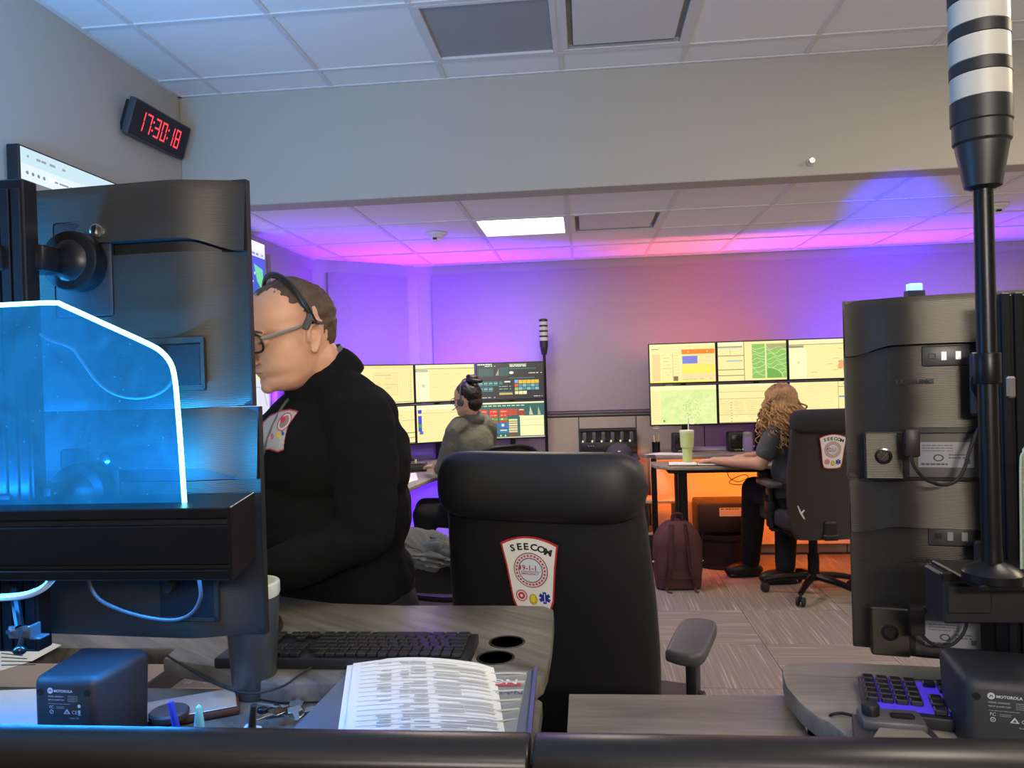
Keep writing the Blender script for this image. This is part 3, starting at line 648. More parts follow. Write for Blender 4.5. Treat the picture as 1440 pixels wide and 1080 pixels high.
# monitor supports of the far workstations
def support(pts, label):
    t = thing('monitor_stand', label, 'stand', (pts[0][0], pts[0][1], 0))
    o = Vector((pts[0][0], pts[0][1], 0))
    for k, (x, y) in enumerate(pts):
        MB().box(x-o.x-.02, x-o.x+.02, y-o.y-.02, y-o.y+.02, .86, 1.60, .003, 1).build('post', M_BLKM, t)
    for a, b in zip(pts, pts[1:]):
        MB().tube([(a[0]-o.x, a[1]-o.y, 1.25), (b[0]-o.x, b[1]-o.y, 1.25)], .02, 6, smooth=0).build('rail', M_BLKM, t)
support([(.75, 6.06), (1.3, 6.06), (1.95, 6.06)], 'black post stand behind the monitors of the amber workstation')
support([(-1.62, 5.68), (-1.18, 6.0), (-.6, 6.17)], 'black post stand behind the monitors of the violet workstation')

# ================================================================== TOWER LIGHTS
M_LENS = mat('frosted_lens', (.42, .41, .37), .35, trans=0, spec=.5)
M_LENS.node_tree.nodes['Principled BSDF'].inputs['Subsurface Weight'].default_value = .6
M_LENS.node_tree.nodes['Principled BSDF'].inputs['Subsurface Radius'].default_value = (.03, .03, .03)
def tower(label, loc, r, h_lens, n, pole, group):
    t = thing('tower_light', label, 'tower light', loc, 0, group)
    z = pole; r2 = r
    MB().cyl((0, 0, 0), (0, 0, pole-.02), r*.34, n=20).build('pole', M_BLKM, t)
    MB().lathe((0, 0, pole), [(r*.34, -.04), (r*.62, -.036), (r*.70, -.02), (r*.88, .015), (r*.9, .02), (r*.9, .022)]).build('neck', M_BLK, t)
    MB().lathe((0, 0, pole), [(r*.88, .018), (r*.97, .022), (r*.97, .045), (r*1.02, .047), (r*1.02, .075), (r*.9, .076)]).build('base_ring', M_BLK, t)
    z = pole+.075
    for k in range(n):
        MB().lathe((0, 0, z), [(r*.9, 0), (r, .001), (r, h_lens*.66), (r*.9, h_lens*.661)], 32).build('lens', M_LENS, t)
        MB().lathe((0, 0, z+h_lens*.66), [(r*.9, 0), (r*1.015, 0.001), (r*1.015, h_lens*.33), (r*.9, h_lens*.34)], 32).build('dark_ring', M_BLK, t)
        z += h_lens
    MB().lathe((0, 0, z), [(r*1.015, 0), (r*1.0, .004), (r*.5, .010), (0, .011)]).build('cap', M_BLK, t)
    return t
P = at(1395, 786, Y=1.06)
tl = tower('tall black tower light with white lens rings beside the near monitor stack', (P.x, 1.06, P.z), .0355, .0475, 5, at(1380, 208, Y=1.06).z-P.z, 'tower lights')
MB().lathe((0, 0, 0), [(.036, -.012), (.036, -.002), (.030, .004), (.013, .012), (.012, .03)], 28).build('base_flange', M_BLKM, tl)
MB().cyl((0, 0, .245), (0, 0, .285), .0165, n=20, bev=.001).build('pole_sleeve', M_BLKM, tl)
P = at(767, 600, Y=6.12)
tower('small tower light with white lens rings at the end of the violet monitors', (P.x+.004, 6.18, .876), .034, .042, 4, at(764, 492, Y=6.12).z-.876, 'tower lights')

# ================================================================== NEAR LEFT STATION
def brand(f, t, x, z, s, col=(.45, .47, .5)): return f.text(t, x, z, s, col, 1)
def near_monitor(label, group, W, H, loc, rz, kind):
    t = monitor_body(label, W, H, group, loc, rz, rear=True, groove=.05 if kind == 'left' else .006)
    f = Flat(); scr(f, W-.016, H-.02, 'table', 3); f.build('screen', M_SCREEN, t, (-W/2+.008, -.0006, .012))
    bx = .046
    if kind == 'left':
        xr = -W/2
        MB().box(xr+.066, xr+.162, bx-.006, bx+.002, .035, .102, .002, 1).build('port_recess', mat('recess_black', (.006, .006, .007), .5), t)
        MB().box(xr+.060, xr+.168, bx-.004, bx+.001, .102, .114, .002, 1).box(xr+.060, xr+.066, bx-.004, bx+.0015, .03, .11).box(xr+.062, xr+.166, bx-.004, bx+.0015, .029, .036).build('recess_frame', M_BRUSH, t)
        q = MB().cyl((xr+.135, bx+.003, .085), (xr+.135, bx+.020, .085), .008).build('cable_plug', M_BLK, t)
    else:
        xr = W/2   # the side seen on the left
        kb = MB().box(xr-.085, xr-.024, bx-.02, bx+.006, .0, .082, .003, 1).build('speaker_block', M_BRUSH, t)
        MB().lathe((0, 0, 0), [(.0135, 0), (.0135, .003), (.0105, .0035), (.0085, -.002), (.004, -.004), (0, -.003)], 24, M=Matrix.Translation((xr-.053, bx+.006, .041)) @ Matrix.Rotation(-PI/2, 4, 'X')).build('round_port', M_BLKG, kb)
        MB().box(xr-.210, xr-.091, bx-.014, bx+.0005, .004, .080, .002, 1).build('port_bay', mat('bay_grey', (.075, .07, .06), .5, .3), t)
        MB().box(xr-.215, xr-.088, bx-.01, bx+.004, .079, .088, .001, 1).build('bay_lip', M_BLK, t)
        f = Flat(); f.rect(0, 0, .082, .042, (.25, .25, .27), 1); f.disc(.03, .016, .006, (.03, .03, .03), 2, 16, .008); f.disc(.03, .016, .004, (.25, .25, .27), 3, 16, .0055)
        f.lines(.006, .036, .045, 3, .0045, .0012, (.05, .05, .05), 2, .1, 2); f.lines(.045, .02, .025, 2, .005, .0022, (.08, .08, .08), 2, .2, 4); f.lines(.004, .004, .05, 1, 1, .003, (.05, .05, .05), 2, .1, 9); f.rect(.068, .006, .008, .008, (.06, .06, .06), 2)
        f.build('rating_label', M_PRINT, t, (xr-.106, bx+.0015, .022), (0, 0, PI))
        up = MB().box(xr-.187, xr-.115, bx-.002, bx+.0025, .190, .224, .003, 2).build('usb_panel', mat('usb_panel_grey', (.05, .048, .045), .4), t)
        for k in range(2): MB().box(xr-.173+.021*k, xr-.164+.021*k, bx+.002, bx+.0035, .199, .214, .0008, 1).build('usb_port', M_SIL, up)
        MB().box(xr-.135, xr-.125, bx+.002, bx+.0035, .202, .211, .0008, 1).build('usb_port', M_BLK, up)
        MB().box(xr-.215, xr-.145, bx+.0, bx+.0028, .242, .2445).build('vent_slit', M_BLK, t)
        f = Flat(); f.text('SAMSUNG', 0, 0, .0110, (.006, .006, .006), 1, sx=1.15, bold=.03); f.build('brand_lettering', M_PRINT, t, (xr-.074, bx+.0035, .161), (0, 0, PI))
    return t
LM = []
ang = R(-5)+PI; W, H = .62, .3625
for k, (z0, lb) in enumerate(((at(345, 572, Y=1.155).z, 'large near monitor seen from behind, upper one over the cyan panel'), (at(355, 900, Y=1.155).z, 'large near monitor seen from behind, lower one behind the black rail'))):
    ed = Vector((at(340 if k == 0 else 359, 420 if k == 0 else 760, Y=1.155).x, 1.155, 0)); c = ed+Vector((-math.cos(R(5)), math.sin(R(5)), 0))*W/2
    H = .3625 if k == 0 else LM[0].location.z-z0-.001
    LM.append(near_monitor(lb, 'near left monitors seen from behind', W, H, (c.x, c.y+.04, z0), ang, 'left'))
cx = LM[0].location.x; cy = LM[0].location.y
t = thing('monitor_column', 'black grooved column and arms carrying the near left monitors', 'monitor mount', (-.835, 1.06, 1.0))
c = MB()
for a in (-.048, -.030, -.012, .006): c.box(a-.004, a+.010, -.006, .02, .12, .80, .001, 1)
c.box(-.052, .018, 0, .03, .115, .815, .002, 1); c.build('column', M_BLKM, t)
for k, z0 in enumerate((LM[0].location.z, LM[1].location.z)):
    zz = z0-1+.225
    pl = MB().box(-.015, .085, .105-.004*0, .112, zz-.075, zz+.08, .006, 2).build('vesa_plate', M_BLK, t)
    MB().cyl((.065, .106, zz+.062), (.065, .096, zz+.062), .011, n=20, bev=.001).build('screw', M_CHR, pl)
    kn = MB().ell((.035, .09, zz+.012), (.042, .03, .044)).cyl((.035, .10, zz+.012), (.035, .07, zz+.012), .047, n=28, bev=.004).build('knuckle', M_BLKM, t)
    MB().box(-.03, .03, .02, .072, zz-.01, zz+.03, .005, 2).box(-.035, -.01, -.012, .03, zz-.012, zz+.025, .006, 2).build('arm', M_BLKM, t)
b = MB().box(.022, .026, -.02, .02, 1e-3+.060, .095, .002, 1)
bk = thing('ball_mount', 'small blue lit bracket with two screws and a ball, under the near rail', 'bracket', at(28, 890, Y=1.0))
MB().box(-.017, .015, -.002, .002, -.008, .010, .003, 2).box(.013, .017, -.002, .02, -.008, .010, .001, 1).box(.013, .03, .0, .02, -.010, -.007, .001, 1).build('bracket_plate', mat('bracket_steel', (.10, .11, .12), .35, .5), bk)
for x_ in (-.013, .006): MB().cyl((x_, -.002, .003), (x_, -.006, .003), .0035, n=12).build('screw', M_CHR, bk)
MB().cyl((.006, -.002, -.006), (.004, -.006, -.018), .004).ell((.004, -.006, -.022), (.009, .009, .007)).build('ball', M_BLKG, bk)
MB().tube([(0, .0, .008), (-.03, .03, .05), (-.06, .07, .12)], .006).build('bracket_arm', M_BLKM, bk)

# near black rail that carries the edge-lit acrylic screen
rx0, rx1, ry0, ry1 = -1.6, -.464, .95, 1.08; rz0, rz1 = at(325, 816, Y=.95).z, at(325, 714, Y=.95).z
t = thing('accessory_rail', 'black grooved rail across the near left monitors', 'rail', (0, 0, 0))
def railpart(n, y0, z0, z1, m=M_BLKM, xe=rx1, bev=.0015):
    MB().prism([(rx0, y0), (xe, y0), (xe-.028, ry1), (rx0, ry1)], z0, z1, bev, seg=1).build(n, m, t)
railpart('top_strip', ry0, rz1-.014, rz1); railpart('middle_panel', ry0, rz0+.020, rz1-.023); railpart('bottom_strip', ry0, rz0, rz0+.013)
railpart('core', ry0+.012, rz0+.003, rz1-.003, M_BLK, rx1-.004, 0)
MB().prism([(rx1-.002, ry0-.001), (rx1+.003, ry0-.001), (rx1-.024, ry1+.001), (rx1-.029, ry1+.001)], rz0-.001, rz1+.001, .001, seg=1).build('end_cap', M_BLKM, t)

def acrylic_mat():
    m = bpy.data.materials.new('edge_lit_acrylic'); m.use_nodes = True; N = m.node_tree.nodes; L = m.node_tree.links
    for n in list(N):
        if n.type != 'OUTPUT_MATERIAL': N.remove(n)
    out = [n for n in N if n.type == 'OUTPUT_MATERIAL'][0]
    tc = N.new('ShaderNodeTexCoord'); n1 = N.new('ShaderNodeTexNoise'); n1.inputs['Scale'].default_value = 14; n1.inputs['Detail'].default_value = 3; n1.inputs['Distortion'].default_value = 1.2; L.new(tc.outputs['Object'], n1.inputs['Vector'])
    v = N.new('ShaderNodeTexVoronoi'); v.inputs['Scale'].default_value = 55; L.new(tc.outputs['Object'], v.inputs['Vector'])
    lt = N.new('ShaderNodeMath'); lt.operation = 'LESS_THAN'; lt.inputs[1].default_value = .07; L.new(v.outputs['Distance'], lt.inputs[0])
    mr = N.new('ShaderNodeMapRange'); L.new(n1.outputs['Fac'], mr.inputs[0]); mr.inputs[1].default_value = .3; mr.inputs[2].default_value = .75; mr.inputs[3].default_value = .26; mr.inputs[4].default_value = .42
    ad = N.new('ShaderNodeMath'); ad.operation = 'MULTIPLY_ADD'; L.new(lt.outputs[0], ad.inputs[0]); ad.inputs[1].default_value = .5; L.new(mr.outputs[0], ad.inputs[2])
    e = N.new('ShaderNodeEmission'); e.inputs[0].default_value = (.012, .30, .80, 1); L.new(ad.outputs[0], e.inputs[1])
    tr = N.new('ShaderNodeBsdfTransparent'); tr.inputs[0].default_value = (.34, .50, .66, 1)
    gl = N.new('ShaderNodeBsdfGlossy'); gl.inputs['Roughness'].default_value = .08; gl.inputs[0].default_value = (.6, .7, .8, 1)
    mx = N.new('ShaderNodeMixShader'); mx.inputs[0].default_value = .04; L.new(tr.outputs[0], mx.inputs[1]); L.new(gl.outputs[0], mx.inputs[2])
    a = N.new('ShaderNodeAddShader'); L.new(mx.outputs[0], a.inputs[0]); L.new(e.outputs[0], a.inputs[1]); L.new(a.outputs[0], out.inputs[0])
    return m
def acrylic(name, label, pts, y, m, edge_m, er):
    """upright acrylic sheet in the plane of constant y; pts run along its free edge"""
    t = thing(name, label, 'screen panel', (0, y, 0))
    me = MB(); me.prism([(p[0], -p[1]) for p in pts], -.001, .001)
    me.M = Matrix.Identity(4); o = me.build('panel', m, t, 0); o.rotation_euler = (-PI/2, 0, 0) ; o.rotation_euler = (R(-90), 0, 0)
    MB().tube([(p[0], 0, p[1]) for p in pts[1:]], er, 6, smooth=3).build('lit_edge', edge_m, t)
    return t
pp = [(0, 0)]
fr = [(-60, 431), (0, 429), (74, 426), (90, 430), (150, 457), (205, 482), (226, 494), (240, 511), (246, 534), (250, 575), (255, 640), (260, 716)]
pts = [(at(x, y, Y=1.0).x, at(x, y, Y=1.0).z) for x, y in fr]
pts = [(-1.25, rz1), (-1.25, pts[0][1]-.004)] + pts[1:]
acrylic('acrylic_screen', 'blue edge lit acrylic screen standing on the near rail', pts, 1.0, acrylic_mat(), mat('cyan_led_edge', (.4, .9, 1), .3, emit=((.22, .85, 1.0), 4.2)), .0035)
def cable(label, pts, r, m, name='cable', n=8):
    o = MB().tube(pts, r, n, smooth=5).build(name, m, None); tag(o, label, 'cable'); return o
M_CBL = mat('grey_cable', (.30, .30, .30), .5)
cable('grey cable looping across the back of the upper near monitor', [at(x, y, Y=1.085) for x, y in ((45, 462), (70, 478), (100, 489), (115, 508), (140, 540), (170, 557), (205, 559), (232, 548), (246, 530))], .0022, M_CBL)
cable('grey cable drooping under the near rail', [at(x, y, Y=1.085) for x, y in ((118, 800), (135, 838), (165, 856), (205, 868), (245, 872), (270, 862), (282, 840), (280, 815))], .0028, mat('dark_cable', (.06, .06, .065), .4))
cable('thick cyan lit cable under the near rail', [at(x, y, Y=1.0) for x, y in ((-30, 840), (10, 840), (40, 836), (62, 826), (75, 812))], .005, mat('pale_cable', (.5, .55, .6), .4))

# worktops of the near left desk
def pg(l, Z): return [(at(x, y, Z=Z).x, at(x, y, Z=Z).y) for x, y in l]
far_top = [(-1.9, 1.78)] + pg([(394, 838), (470, 848), (560, 851), (700, 851), (766, 852), (778, 857), (779, 868), (776, 900), (770, 935), (764, 950), (750, 960), (467, 960), (393, 962), (332, 952), (300, 937), (230, 926)], 1.0) + [(-.80, 1.40), (-1.9, 1.40)]
t = thing('desk', 'grey wood grain desk with two round cup holes near the keyboard', 'desk', (0, 0, 0))
MB().prism(far_top, .968, 1.0, .003, seg=2).build('far_worktop', M_WOOD, t)
xr = at(760, 1005, Z=.965).x
MB().prism([(-1.9, .70), (xr, .70), (xr, 1.26), (xr-.03, 1.30), (-1.9, 1.30)], .935, .965, .003).build('near_worktop', M_WOOD, t)
for x, y in ((713, 903), (697, 925)):
    p = at(x, y, Z=1.0); g = MB().lathe((p.x, p.y, 1.0), [(.029, -.004), (.030, .001), (.034, .0015), (.035, 0)], 28).build('cup_hole_ring', M_BLK, t)
    MB().lathe((p.x, p.y, 1.0), [(.030, .0006), (0, .0006)], 28).build('cup_hole', mat('hole_black', (.002, .002, .002), .9), g)
for x_, y_ in ((-.45, 1.45), (-1.5, 1.5)):
    MB().box(x_-.05, x_+.05, y_-.04, y_+.04, .02, .968, .004, 1).box(x_-.04, x_+.04, y_-.35, y_+.35, 0, .03, .006, 1).build('lifting_leg', M_BLKM, t)
MB().box(-1.9, xr-.05, .715, .73, .1, .93).build('modesty_panel', M_DGREY, t)

# keyboard on the far worktop
def keyboard(label, loc, rz, W, D, Hh, key_m, base_m, group, numpad_left=False):
    t = thing('keyboard', label, 'keyboard', loc, rz, group)
    MB().box(-W/2, W/2, -D/2, D/2, 0, Hh, .003, 2).build('case', base_m[0], t)
    if base_m[1]: MB().box(-W/2+.006, W/2-.006, -D/2+.006, D/2-.012, Hh, Hh+.0008).build('glowing_plate', base_m[1], t)
    k0 = None; kw = .0188
    def key(x, y, w_=1, h_=1):
        nonlocal k0
        if k0 is None: k0 = MB().box(-.0086, .0086, -.0086, .0086, 0, .008, .0018, 1).build('key', key_m, t); o = k0
        else: o = inst('key', k0.data, t)
        o.location = (x, y, Hh); o.scale = ((kw*w_-.002)/.0172, (kw*h_-.002)/.0172, 1)
    rows = [[1]*14, [1]*13+[2], [1.5]+[1]*12+[1.5], [1.8]+[1]*11+[2.2], [2.3]+[1]*10+[2.7], [1.3, 1.3, 1.3, 6.2, 1.3, 1.2, 1.2, 1.2]]
    ys = D/2-.016
    for r_, row in enumerate(rows):
        x = -W/2+.012; y = ys-r_*kw-(.004 if r_ else 0)
        for w_ in row: key(x+w_*kw/2, y, w_); x += w_*kw
    x0 = -W/2+.012+15*kw+.008
    for r_ in range(6):
        for c_ in range(3):
            if r_ == 3 or (r_ == 4 and c_ != 1): continue
            key(x0+(c_+.5)*kw, ys-r_*kw-(.004 if r_ else 0))
    x1 = x0+3*kw+.008
    for r_ in range(1, 6):
        for c_ in range(4): key(x1+(c_+.5)*kw, ys-r_*kw-.004)
    return t
ke = at(667, 897, Z=1.03); kn = at(661, 925, Z=1.02)
KW = .455
keyboard('black keyboard on the desk beside the dark steel tumbler', (ke.x-KW/2, (ke.y+at(661, 930, Z=1.0).y)/2+.006, 1.0), R(180), KW, .135, .019, mat('key_black', (.012, .011, .012), .42), (M_BLK, None), 'keyboards')
P = at(397, 886, Z=1.0)
t = thing('mouse', 'black computer mouse half hidden behind the tumbler', 'mouse', (P.x-.035, P.y, 1.0), R(10))
MB().grid(lambda u, v: (.033*math.cos(2*PI*u)*math.cos(v*PI/2), .056*math.sin(2*PI*u)*math.cos(v*PI/2), .034*math.sin(v*PI/2)**.8), 20, 8, close_u=True).build('shell', M_BLK, t)
MB().cyl((-.004, .03, .026), (.004, .03, .026), .009, n=14).build('wheel', M_RUB, t)
cable('thin black keyboard cord running to the tumbler', [at(x, y, Z=1.005) for x, y in ((438, 938), (420, 950), (395, 966), (350, 975), (300, 960), (235, 922))], .002, M_RUB, 'cord')

# tumbler, close to the monitor corner
TU = at(358, 1000, Y=1.20)
t = thing('tumbler', 'tall slim dark steel tumbler with a pale rim on the near desk', 'tumbler', (at(356, 900, Y=1.275).x, 1.275, .966))
zt = at(372, 818, Y=1.275).z-.966
MB().lathe((0, 0, 0), [(0, 0), (.033, 0), (.036, .004), (.0455, zt-.03), (.0455, zt-.018), (.044, zt-.018)], 32).build('body', mat('tumbler_steel', (.10, .12, .14), .38, .7), t)
MB().lathe((0, 0, 0), [(.0458, zt-.024), (.0475, zt-.02), (.0475, zt-.002), (.046, zt), (.041, zt), (.040, zt-.025), (0, zt-.026)], 32).build('lid', mat('pale_lid', (.55, .60, .58), .35), t)

# desk speaker with a printed back
def radio_speaker(label, loc, rz, rot=None):
    t = thing('speaker', label, 'speaker', loc, rz, 'desk speakers')
    Wd, Dp, Hh = .100, .115, .127
    sh = MB(); sh.box(-Wd/2, Wd/2, 0, Dp, 0, Hh, .013, 4)
    for v in sh.bm.verts:
        k = (v.co.y/Dp); v.co.x *= 1+.24*k*(.4+.6*v.co.z/Hh); v.co.z *= 1+.04*k
    sh.build('shell', mat('speaker_shell', (.018, .019, .023), .55, bump=('noise', 600, None, .3, .0006)), t)
    f = Flat(); ink = (.42, .44, .50)
    f.disc(-.035, Hh-.025, .0062, ink, 1, 20); f.poly([(-.0385, Hh-.0275), (-.0365, Hh-.0215), (-.035, Hh-.0245), (-.0335, Hh-.0215), (-.0315, Hh-.0275), (-.033, Hh-.0275), (-.034, Hh-.0245), (-.035, Hh-.0265), (-.036, Hh-.0245), (-.037, Hh-.0275)], (.05, .05, .06), 2)
    f.text('MOTOROLA', -.027, Hh-.028, .0074, ink, 1, bold=.03); f.text('MODEL: HKN6233C', -.040, Hh-.038, .0040, ink, 1); f.text('INPUT: 8 OHM 7.5W', -.040, Hh-.045, .0040, ink, 1)
    f.lines(.004, Hh-.036, .022, 4, .0034, .0010, (.25, .26, .3), 1, 0, 1); f.lines(-.040, Hh-.052, .05, 1, 1, .0009, (.25, .26, .3), 1, 0, 2)
    f.text('FC', -.038, Hh-.061, .0085, ink, 1); f.lines(-.022, Hh-.058, .018, 2, .003, .001, (.25, .26, .3), 1, 0, 3); f.disc(-.033, Hh-.068, .0045, ink, 1, 16); f.disc(-.033, Hh-.068, .0033, (.05, .05, .06), 2, 16); f.text('UL', -.0358, Hh-.0695, .0035, ink, 3)
    f.text('CE', .012, Hh-.0715, .0105, ink, 1); f.poly([(-.006, Hh-.0715), (.009, Hh-.0715), (.0015, Hh-.061)], ink, 1); f.poly([(-.002, Hh-.0700), (.005, Hh-.0700), (.0015, Hh-.0645)], (.05, .05, .06), 2)
    f.disc(.029, Hh-.055, .0036, ink, 1, 14); f.rect(.0265, Hh-.071, .005, .0075, ink, 1); f.rect(.026, Hh-.0735, .006, .0014, ink, 1); f.text('Made in USA', .008, Hh-.081, .0038, ink, 1)
    f.build('printed_label', M_PRINT, t, (.004, -.0006, .037)).scale = (.70, 1, .70)
    for x_ in (-.037, .037): MB().cyl((x_, .001, Hh-.021), (x_, -.0006, Hh-.021), .0048, n=16).build('screw_hole', mat('hole_black', (.002,)*3, .9), t)
    MB().box(-Wd/2+.02, Wd/2-.01, Dp, Dp+.004, .01, Hh-.002, .003, 1).build('grille', M_BLK, t)
    MB().box(-.02, .02, -.006, .004, 0.004, .022, .003, 1).build('cable_socket', M_BLKG, t)
    return t
P = at(122, 962, Y=.98)
radio_speaker('navy lit speaker with a printed label on the near desk by the papers', (at(89, 962, Y=1.02).x, 1.02, .966), R(-3))
# papers
def sheet(label, pts, z, name='paper_sheet', lines=0, cat='paper', m=M_PAPER):
    t = thing(name, label, cat, (0, 0, z)); t_ = MB().prism(pts, 0, .0012).build('sheet', m, t, 0)
    return t
p4 = pg([(-30, 905), (38, 896), (86, 906), (45, 928), (-30, 950)], 1.003)
t = sheet('white printed page lying on the desk under the ball bracket', p4, 1.0005)
a, b = Vector((*p4[1], 0)), Vector((*p4[3], 0))
mb = MB()
for k in range(6):
    p0 = at(2, 908+5.5*k, Z=1.002); p1 = at(20+6*k, 914+4.2*k, Z=1.002)
    mb.tube([p0-Vector((0, 0, 1.0)), p1-Vector((0, 0, 1.0))], .0008, 4, smooth=0)
tag(mb.build('printed_line', M_BLK, t), kind='stuff')
sheet('white blank page lying flat left of the near speaker', pg([(-40, 972), (62, 968), (58, 1030), (-60, 1035)], .967), .9655)
# small desk clutter beside the speaker
P = at(268, 990, Z=.98)
t = thing('wallet_phone', 'pale tan phone in a brown folding case', 'phone', (P.x, P.y, .966), R(28))
MB().box(-.075, .075, -.045, .045, 0, .012, .004, 2).build('case', mat('brown_leather', (.07, .03, .02), .5), t)
MB().box(-.07, .07, -.041, .041, .0122, .014, .001, 1).build('screen', mat('tan_screen', (.45, .36, .27), .15), t)
P = at(252, 990, Z=.99)
tag(MB().lathe((P.x, P.y-.03, .982), [(0, 0), (.028, 0), (.030, .004), (.030, .009), (.027, .012), (0, .012)], 28).build('charging_puck', M_DGREY, None), 'round dark puck lying on the tan phone', 'puck')
t = thing('clear_figurine', 'small translucent cyan bottle shaped trinket beside the tan phone', 'trinket', (at(280, 1010, Y=.93).x, .93, .966))
zt = at(282, 990, Y=.93).z-.966
MB().lathe((0, 0, 0), [(0, 0), (.009, .0), (.010, .01), (.009, zt*.5), (.006, zt*.62), (.0065, zt*.8), (.004, zt*.97), (0, zt)], 16).build('body', mat('cyan_plastic', (.25, .70, .85), .2, trans=.3), t)
MB().lathe((0, 0, 0), [(.0068, zt*.58), (.0075, zt*.60), (.0075, zt*.66), (.0068, zt*.68)], 16).build('collar', M_WHT, t)
P = at(266, 1000, Y=.96)
t = thing('pen', 'blue capped pen standing next to the cyan trinket', 'pen', (P.x, .96, .966), rot=(0, R(-12), 0))
zt = at(266, 990, Y=.96).z-.966
MB().cyl((0, 0, 0), (0, 0, zt*.7), .004, n=12).build('barrel', mat('pen_blue', (.02, .05, .6), .3), t); MB().cyl((0, 0, zt*.7), (0, 0, zt+.005), .0048, .004, n=12).build('cap', mat('pen_blue', (.02, .05, .6), .3), t)
P = at(341, 1005, Y=.93)
t = thing('marker', 'pale blue clip marker with a dark tip beside the tumbler', 'marker', (P.x, .93, .966), rot=(R(8), R(10), 0))
zt = at(342, 990, Y=.93).z-.966
MB().box(-.011, .011, -.008, .008, 0, zt*.85, .003, 2).build('body', mat('ice_plastic', (.45, .55, .75), .25), t); MB().cyl((0, 0, zt*.85), (0, 0, zt*1.08), .005, .004, n=12).build('tip', M_BLK, t)
P = at(412, 1002, Z=.975)
t = thing('key_ring', 'bunch of metal keys on a ring beside the tumbler', 'keys', (P.x, P.y, .967))
MB().tube([(.018*math.cos(a*PI/6), .018*math.sin(a*PI/6), .008+.003*math.sin(a)) for a in range(13)], .0014, 6, smooth=2).build('ring', M_CHR, t)
for k in range(5):
    a = .6+k*1.15; d = Vector((math.cos(a), math.sin(a), 0)); n_ = Vector((-d.y, d.x, 0))
    Mx = Matrix.Translation(d*.016+Vector((0, 0, .006+.004*k))) @ Matrix.Rotation(a, 4, 'Z') @ Matrix.Rotation(R(12*(k % 3)-8), 4, 'X')
    kb = MB(); kb.prism([(0, -.010), (.018, -.011), (.022, -.004), (.048, -.004), (.052, 0), (.048, .004), (.022, .004), (.018, .011), (0, .010)], 0, .0022, .0004, M=Mx, seg=1); kb.build('key', M_CHR if k % 2 else M_SIL, t)
for k in range(4): MB().ell((-.02-.01*k, .01-.004*k, .008+.004*(k % 2)), (.010, .007, .006)).build('charm', M_BLKG, t)

# folder with a printed list on top
fz = 1.0035
fp = pg([(751, 943), (746, 1024), (432, 1026), (490, 945)], 1.004)
t = thing('folder', 'clear vinyl presentation folder under the printed list', 'folder', (0, 0, 1.0005))
ex = [(fp[0][0], fp[0][1]), (fp[1][0], fp[1][1]-.12), (fp[2][0]-.03, fp[2][1]-.12), (fp[3][0], fp[3][1])]
MB().prism(ex, 0, .004).build('cover', mat('vinyl_grey', (.16, .17, .20), .18, coat=.5), t, 0)
MB().prism([ex[0], (ex[0][0]+.006, ex[0][1]), (ex[1][0]+.006, ex[1][1]), ex[1]], -.0, .010).build('spine', mat('spine_violet', (.12, .11, .25), .3), t, 0)
MB().prism([(ex[0][0]-.01, ex[0][1]-.006), (ex[0][0]-.01, ex[1][1]), (ex[0][0]-.10, ex[1][1]), (ex[0][0]-.09, ex[0][1]-.006)], .004, .0048).build('insert_sheet', mat('insert_grey', (.30, .30, .27), .2, coat=.6), t, 0)
fq = Flat(); fq.text('NOI', 0, 0, .028, (.8, .8, .85), 3, PI); fq.rect(-.075, -.026, .08, .012, (.45, .06, .07), 2); fq.text('NATION', .012, -.045, .020, (.06, .06, .18), 3, PI)
fq.build('printed_title', M_PRINT, t, (ex[0][0]-.022, ex[0][1]-.045, .0052), (-PI/2, 0, 0))
mb = MB()
for k in range(6): mb.tube([(ex[0][0]-.075, ex[0][1]-.02-.035*k, .0052), (ex[0][0]-.045, ex[0][1]-.022-.036*k, .007), (ex[0][0]-.012, ex[0][1]-.018-.034*k, .0052)], .0016, 6)
tag(mb.build('vinyl_glint', mat('pale_glint', (.5, .5, .45), .08, coat=1), t), kind='stuff')  # pale glossy ridges added to stand for reflections on the vinyl
c0, c1 = at(497, 931, Z=1.012), at(694, 934, Z=1.012); c2, c3 = at(716, 1020, Z=1.010), at(486, 1020, Z=1.010)
def PS(u, v):
    v2 = v*1.45; a = c0.lerp(c1, u); b = c3.lerp(c2, u); p = a+(b-a)*v2
    p.z = 1.008+.010*math.sin(PI*min(1, u*1.05))*(1-v*.55)+.004*(1-v); p.z -= .006*max(0, (u-.85)/.15)**2
    return p
t = thing('printed_list', 'white printed list of ruled rows lying on the clear folder', 'paper')
sh = MB(); sh.grid(lambda u, v: PS(u, v), 24, 20); so = sh.build('sheet', M_PAPER, t, 60)
sh = MB(); sh.grid(lambda u, v: PS(u*.97, v)+Vector((-.010, -.004, -.004)), 16, 12); sh.build('under_sheet', M_PAPER, t, 60)
V_, F_, C3 = [], [], []
def strip(u0, u1, v0, v1, c):
    n = max(1, int((u1-u0)/.06)); 
    for i in range(n):
        a, b = u0+(u1-u0)*i/n, u0+(u1-u0)*(i+1)/n; k = len(V_)
        for uu, vv in ((a, v1), (b, v1), (b, v0), (a, v0)): V_.append(PS(uu, vv)+Vector((0, 0, .0010)))
        F_.append((k, k+1, k+2, k+3)); C3.append(c)
rg = random.Random(4)
for r_ in range(20):
    v = .05+r_*.047; strip(.06, .94, v, v+.0028, (.28, .28, .27))
    for q in range(2):
        for (ua, ub) in ((.18, .28), (.33, .40), (.40, .52), (.56, .74), (.72, .93)):
            if rg.random() < .7: strip(ua+.03*rg.random(), ub, v+.008+.017*q, v+.017+.017*q, (.50, .50, .48))
me = bpy.data.meshes.new('printed_rows'); me.from_pydata([tuple(p) for p in V_], [], F_); me.materials.append(M_PRINT)
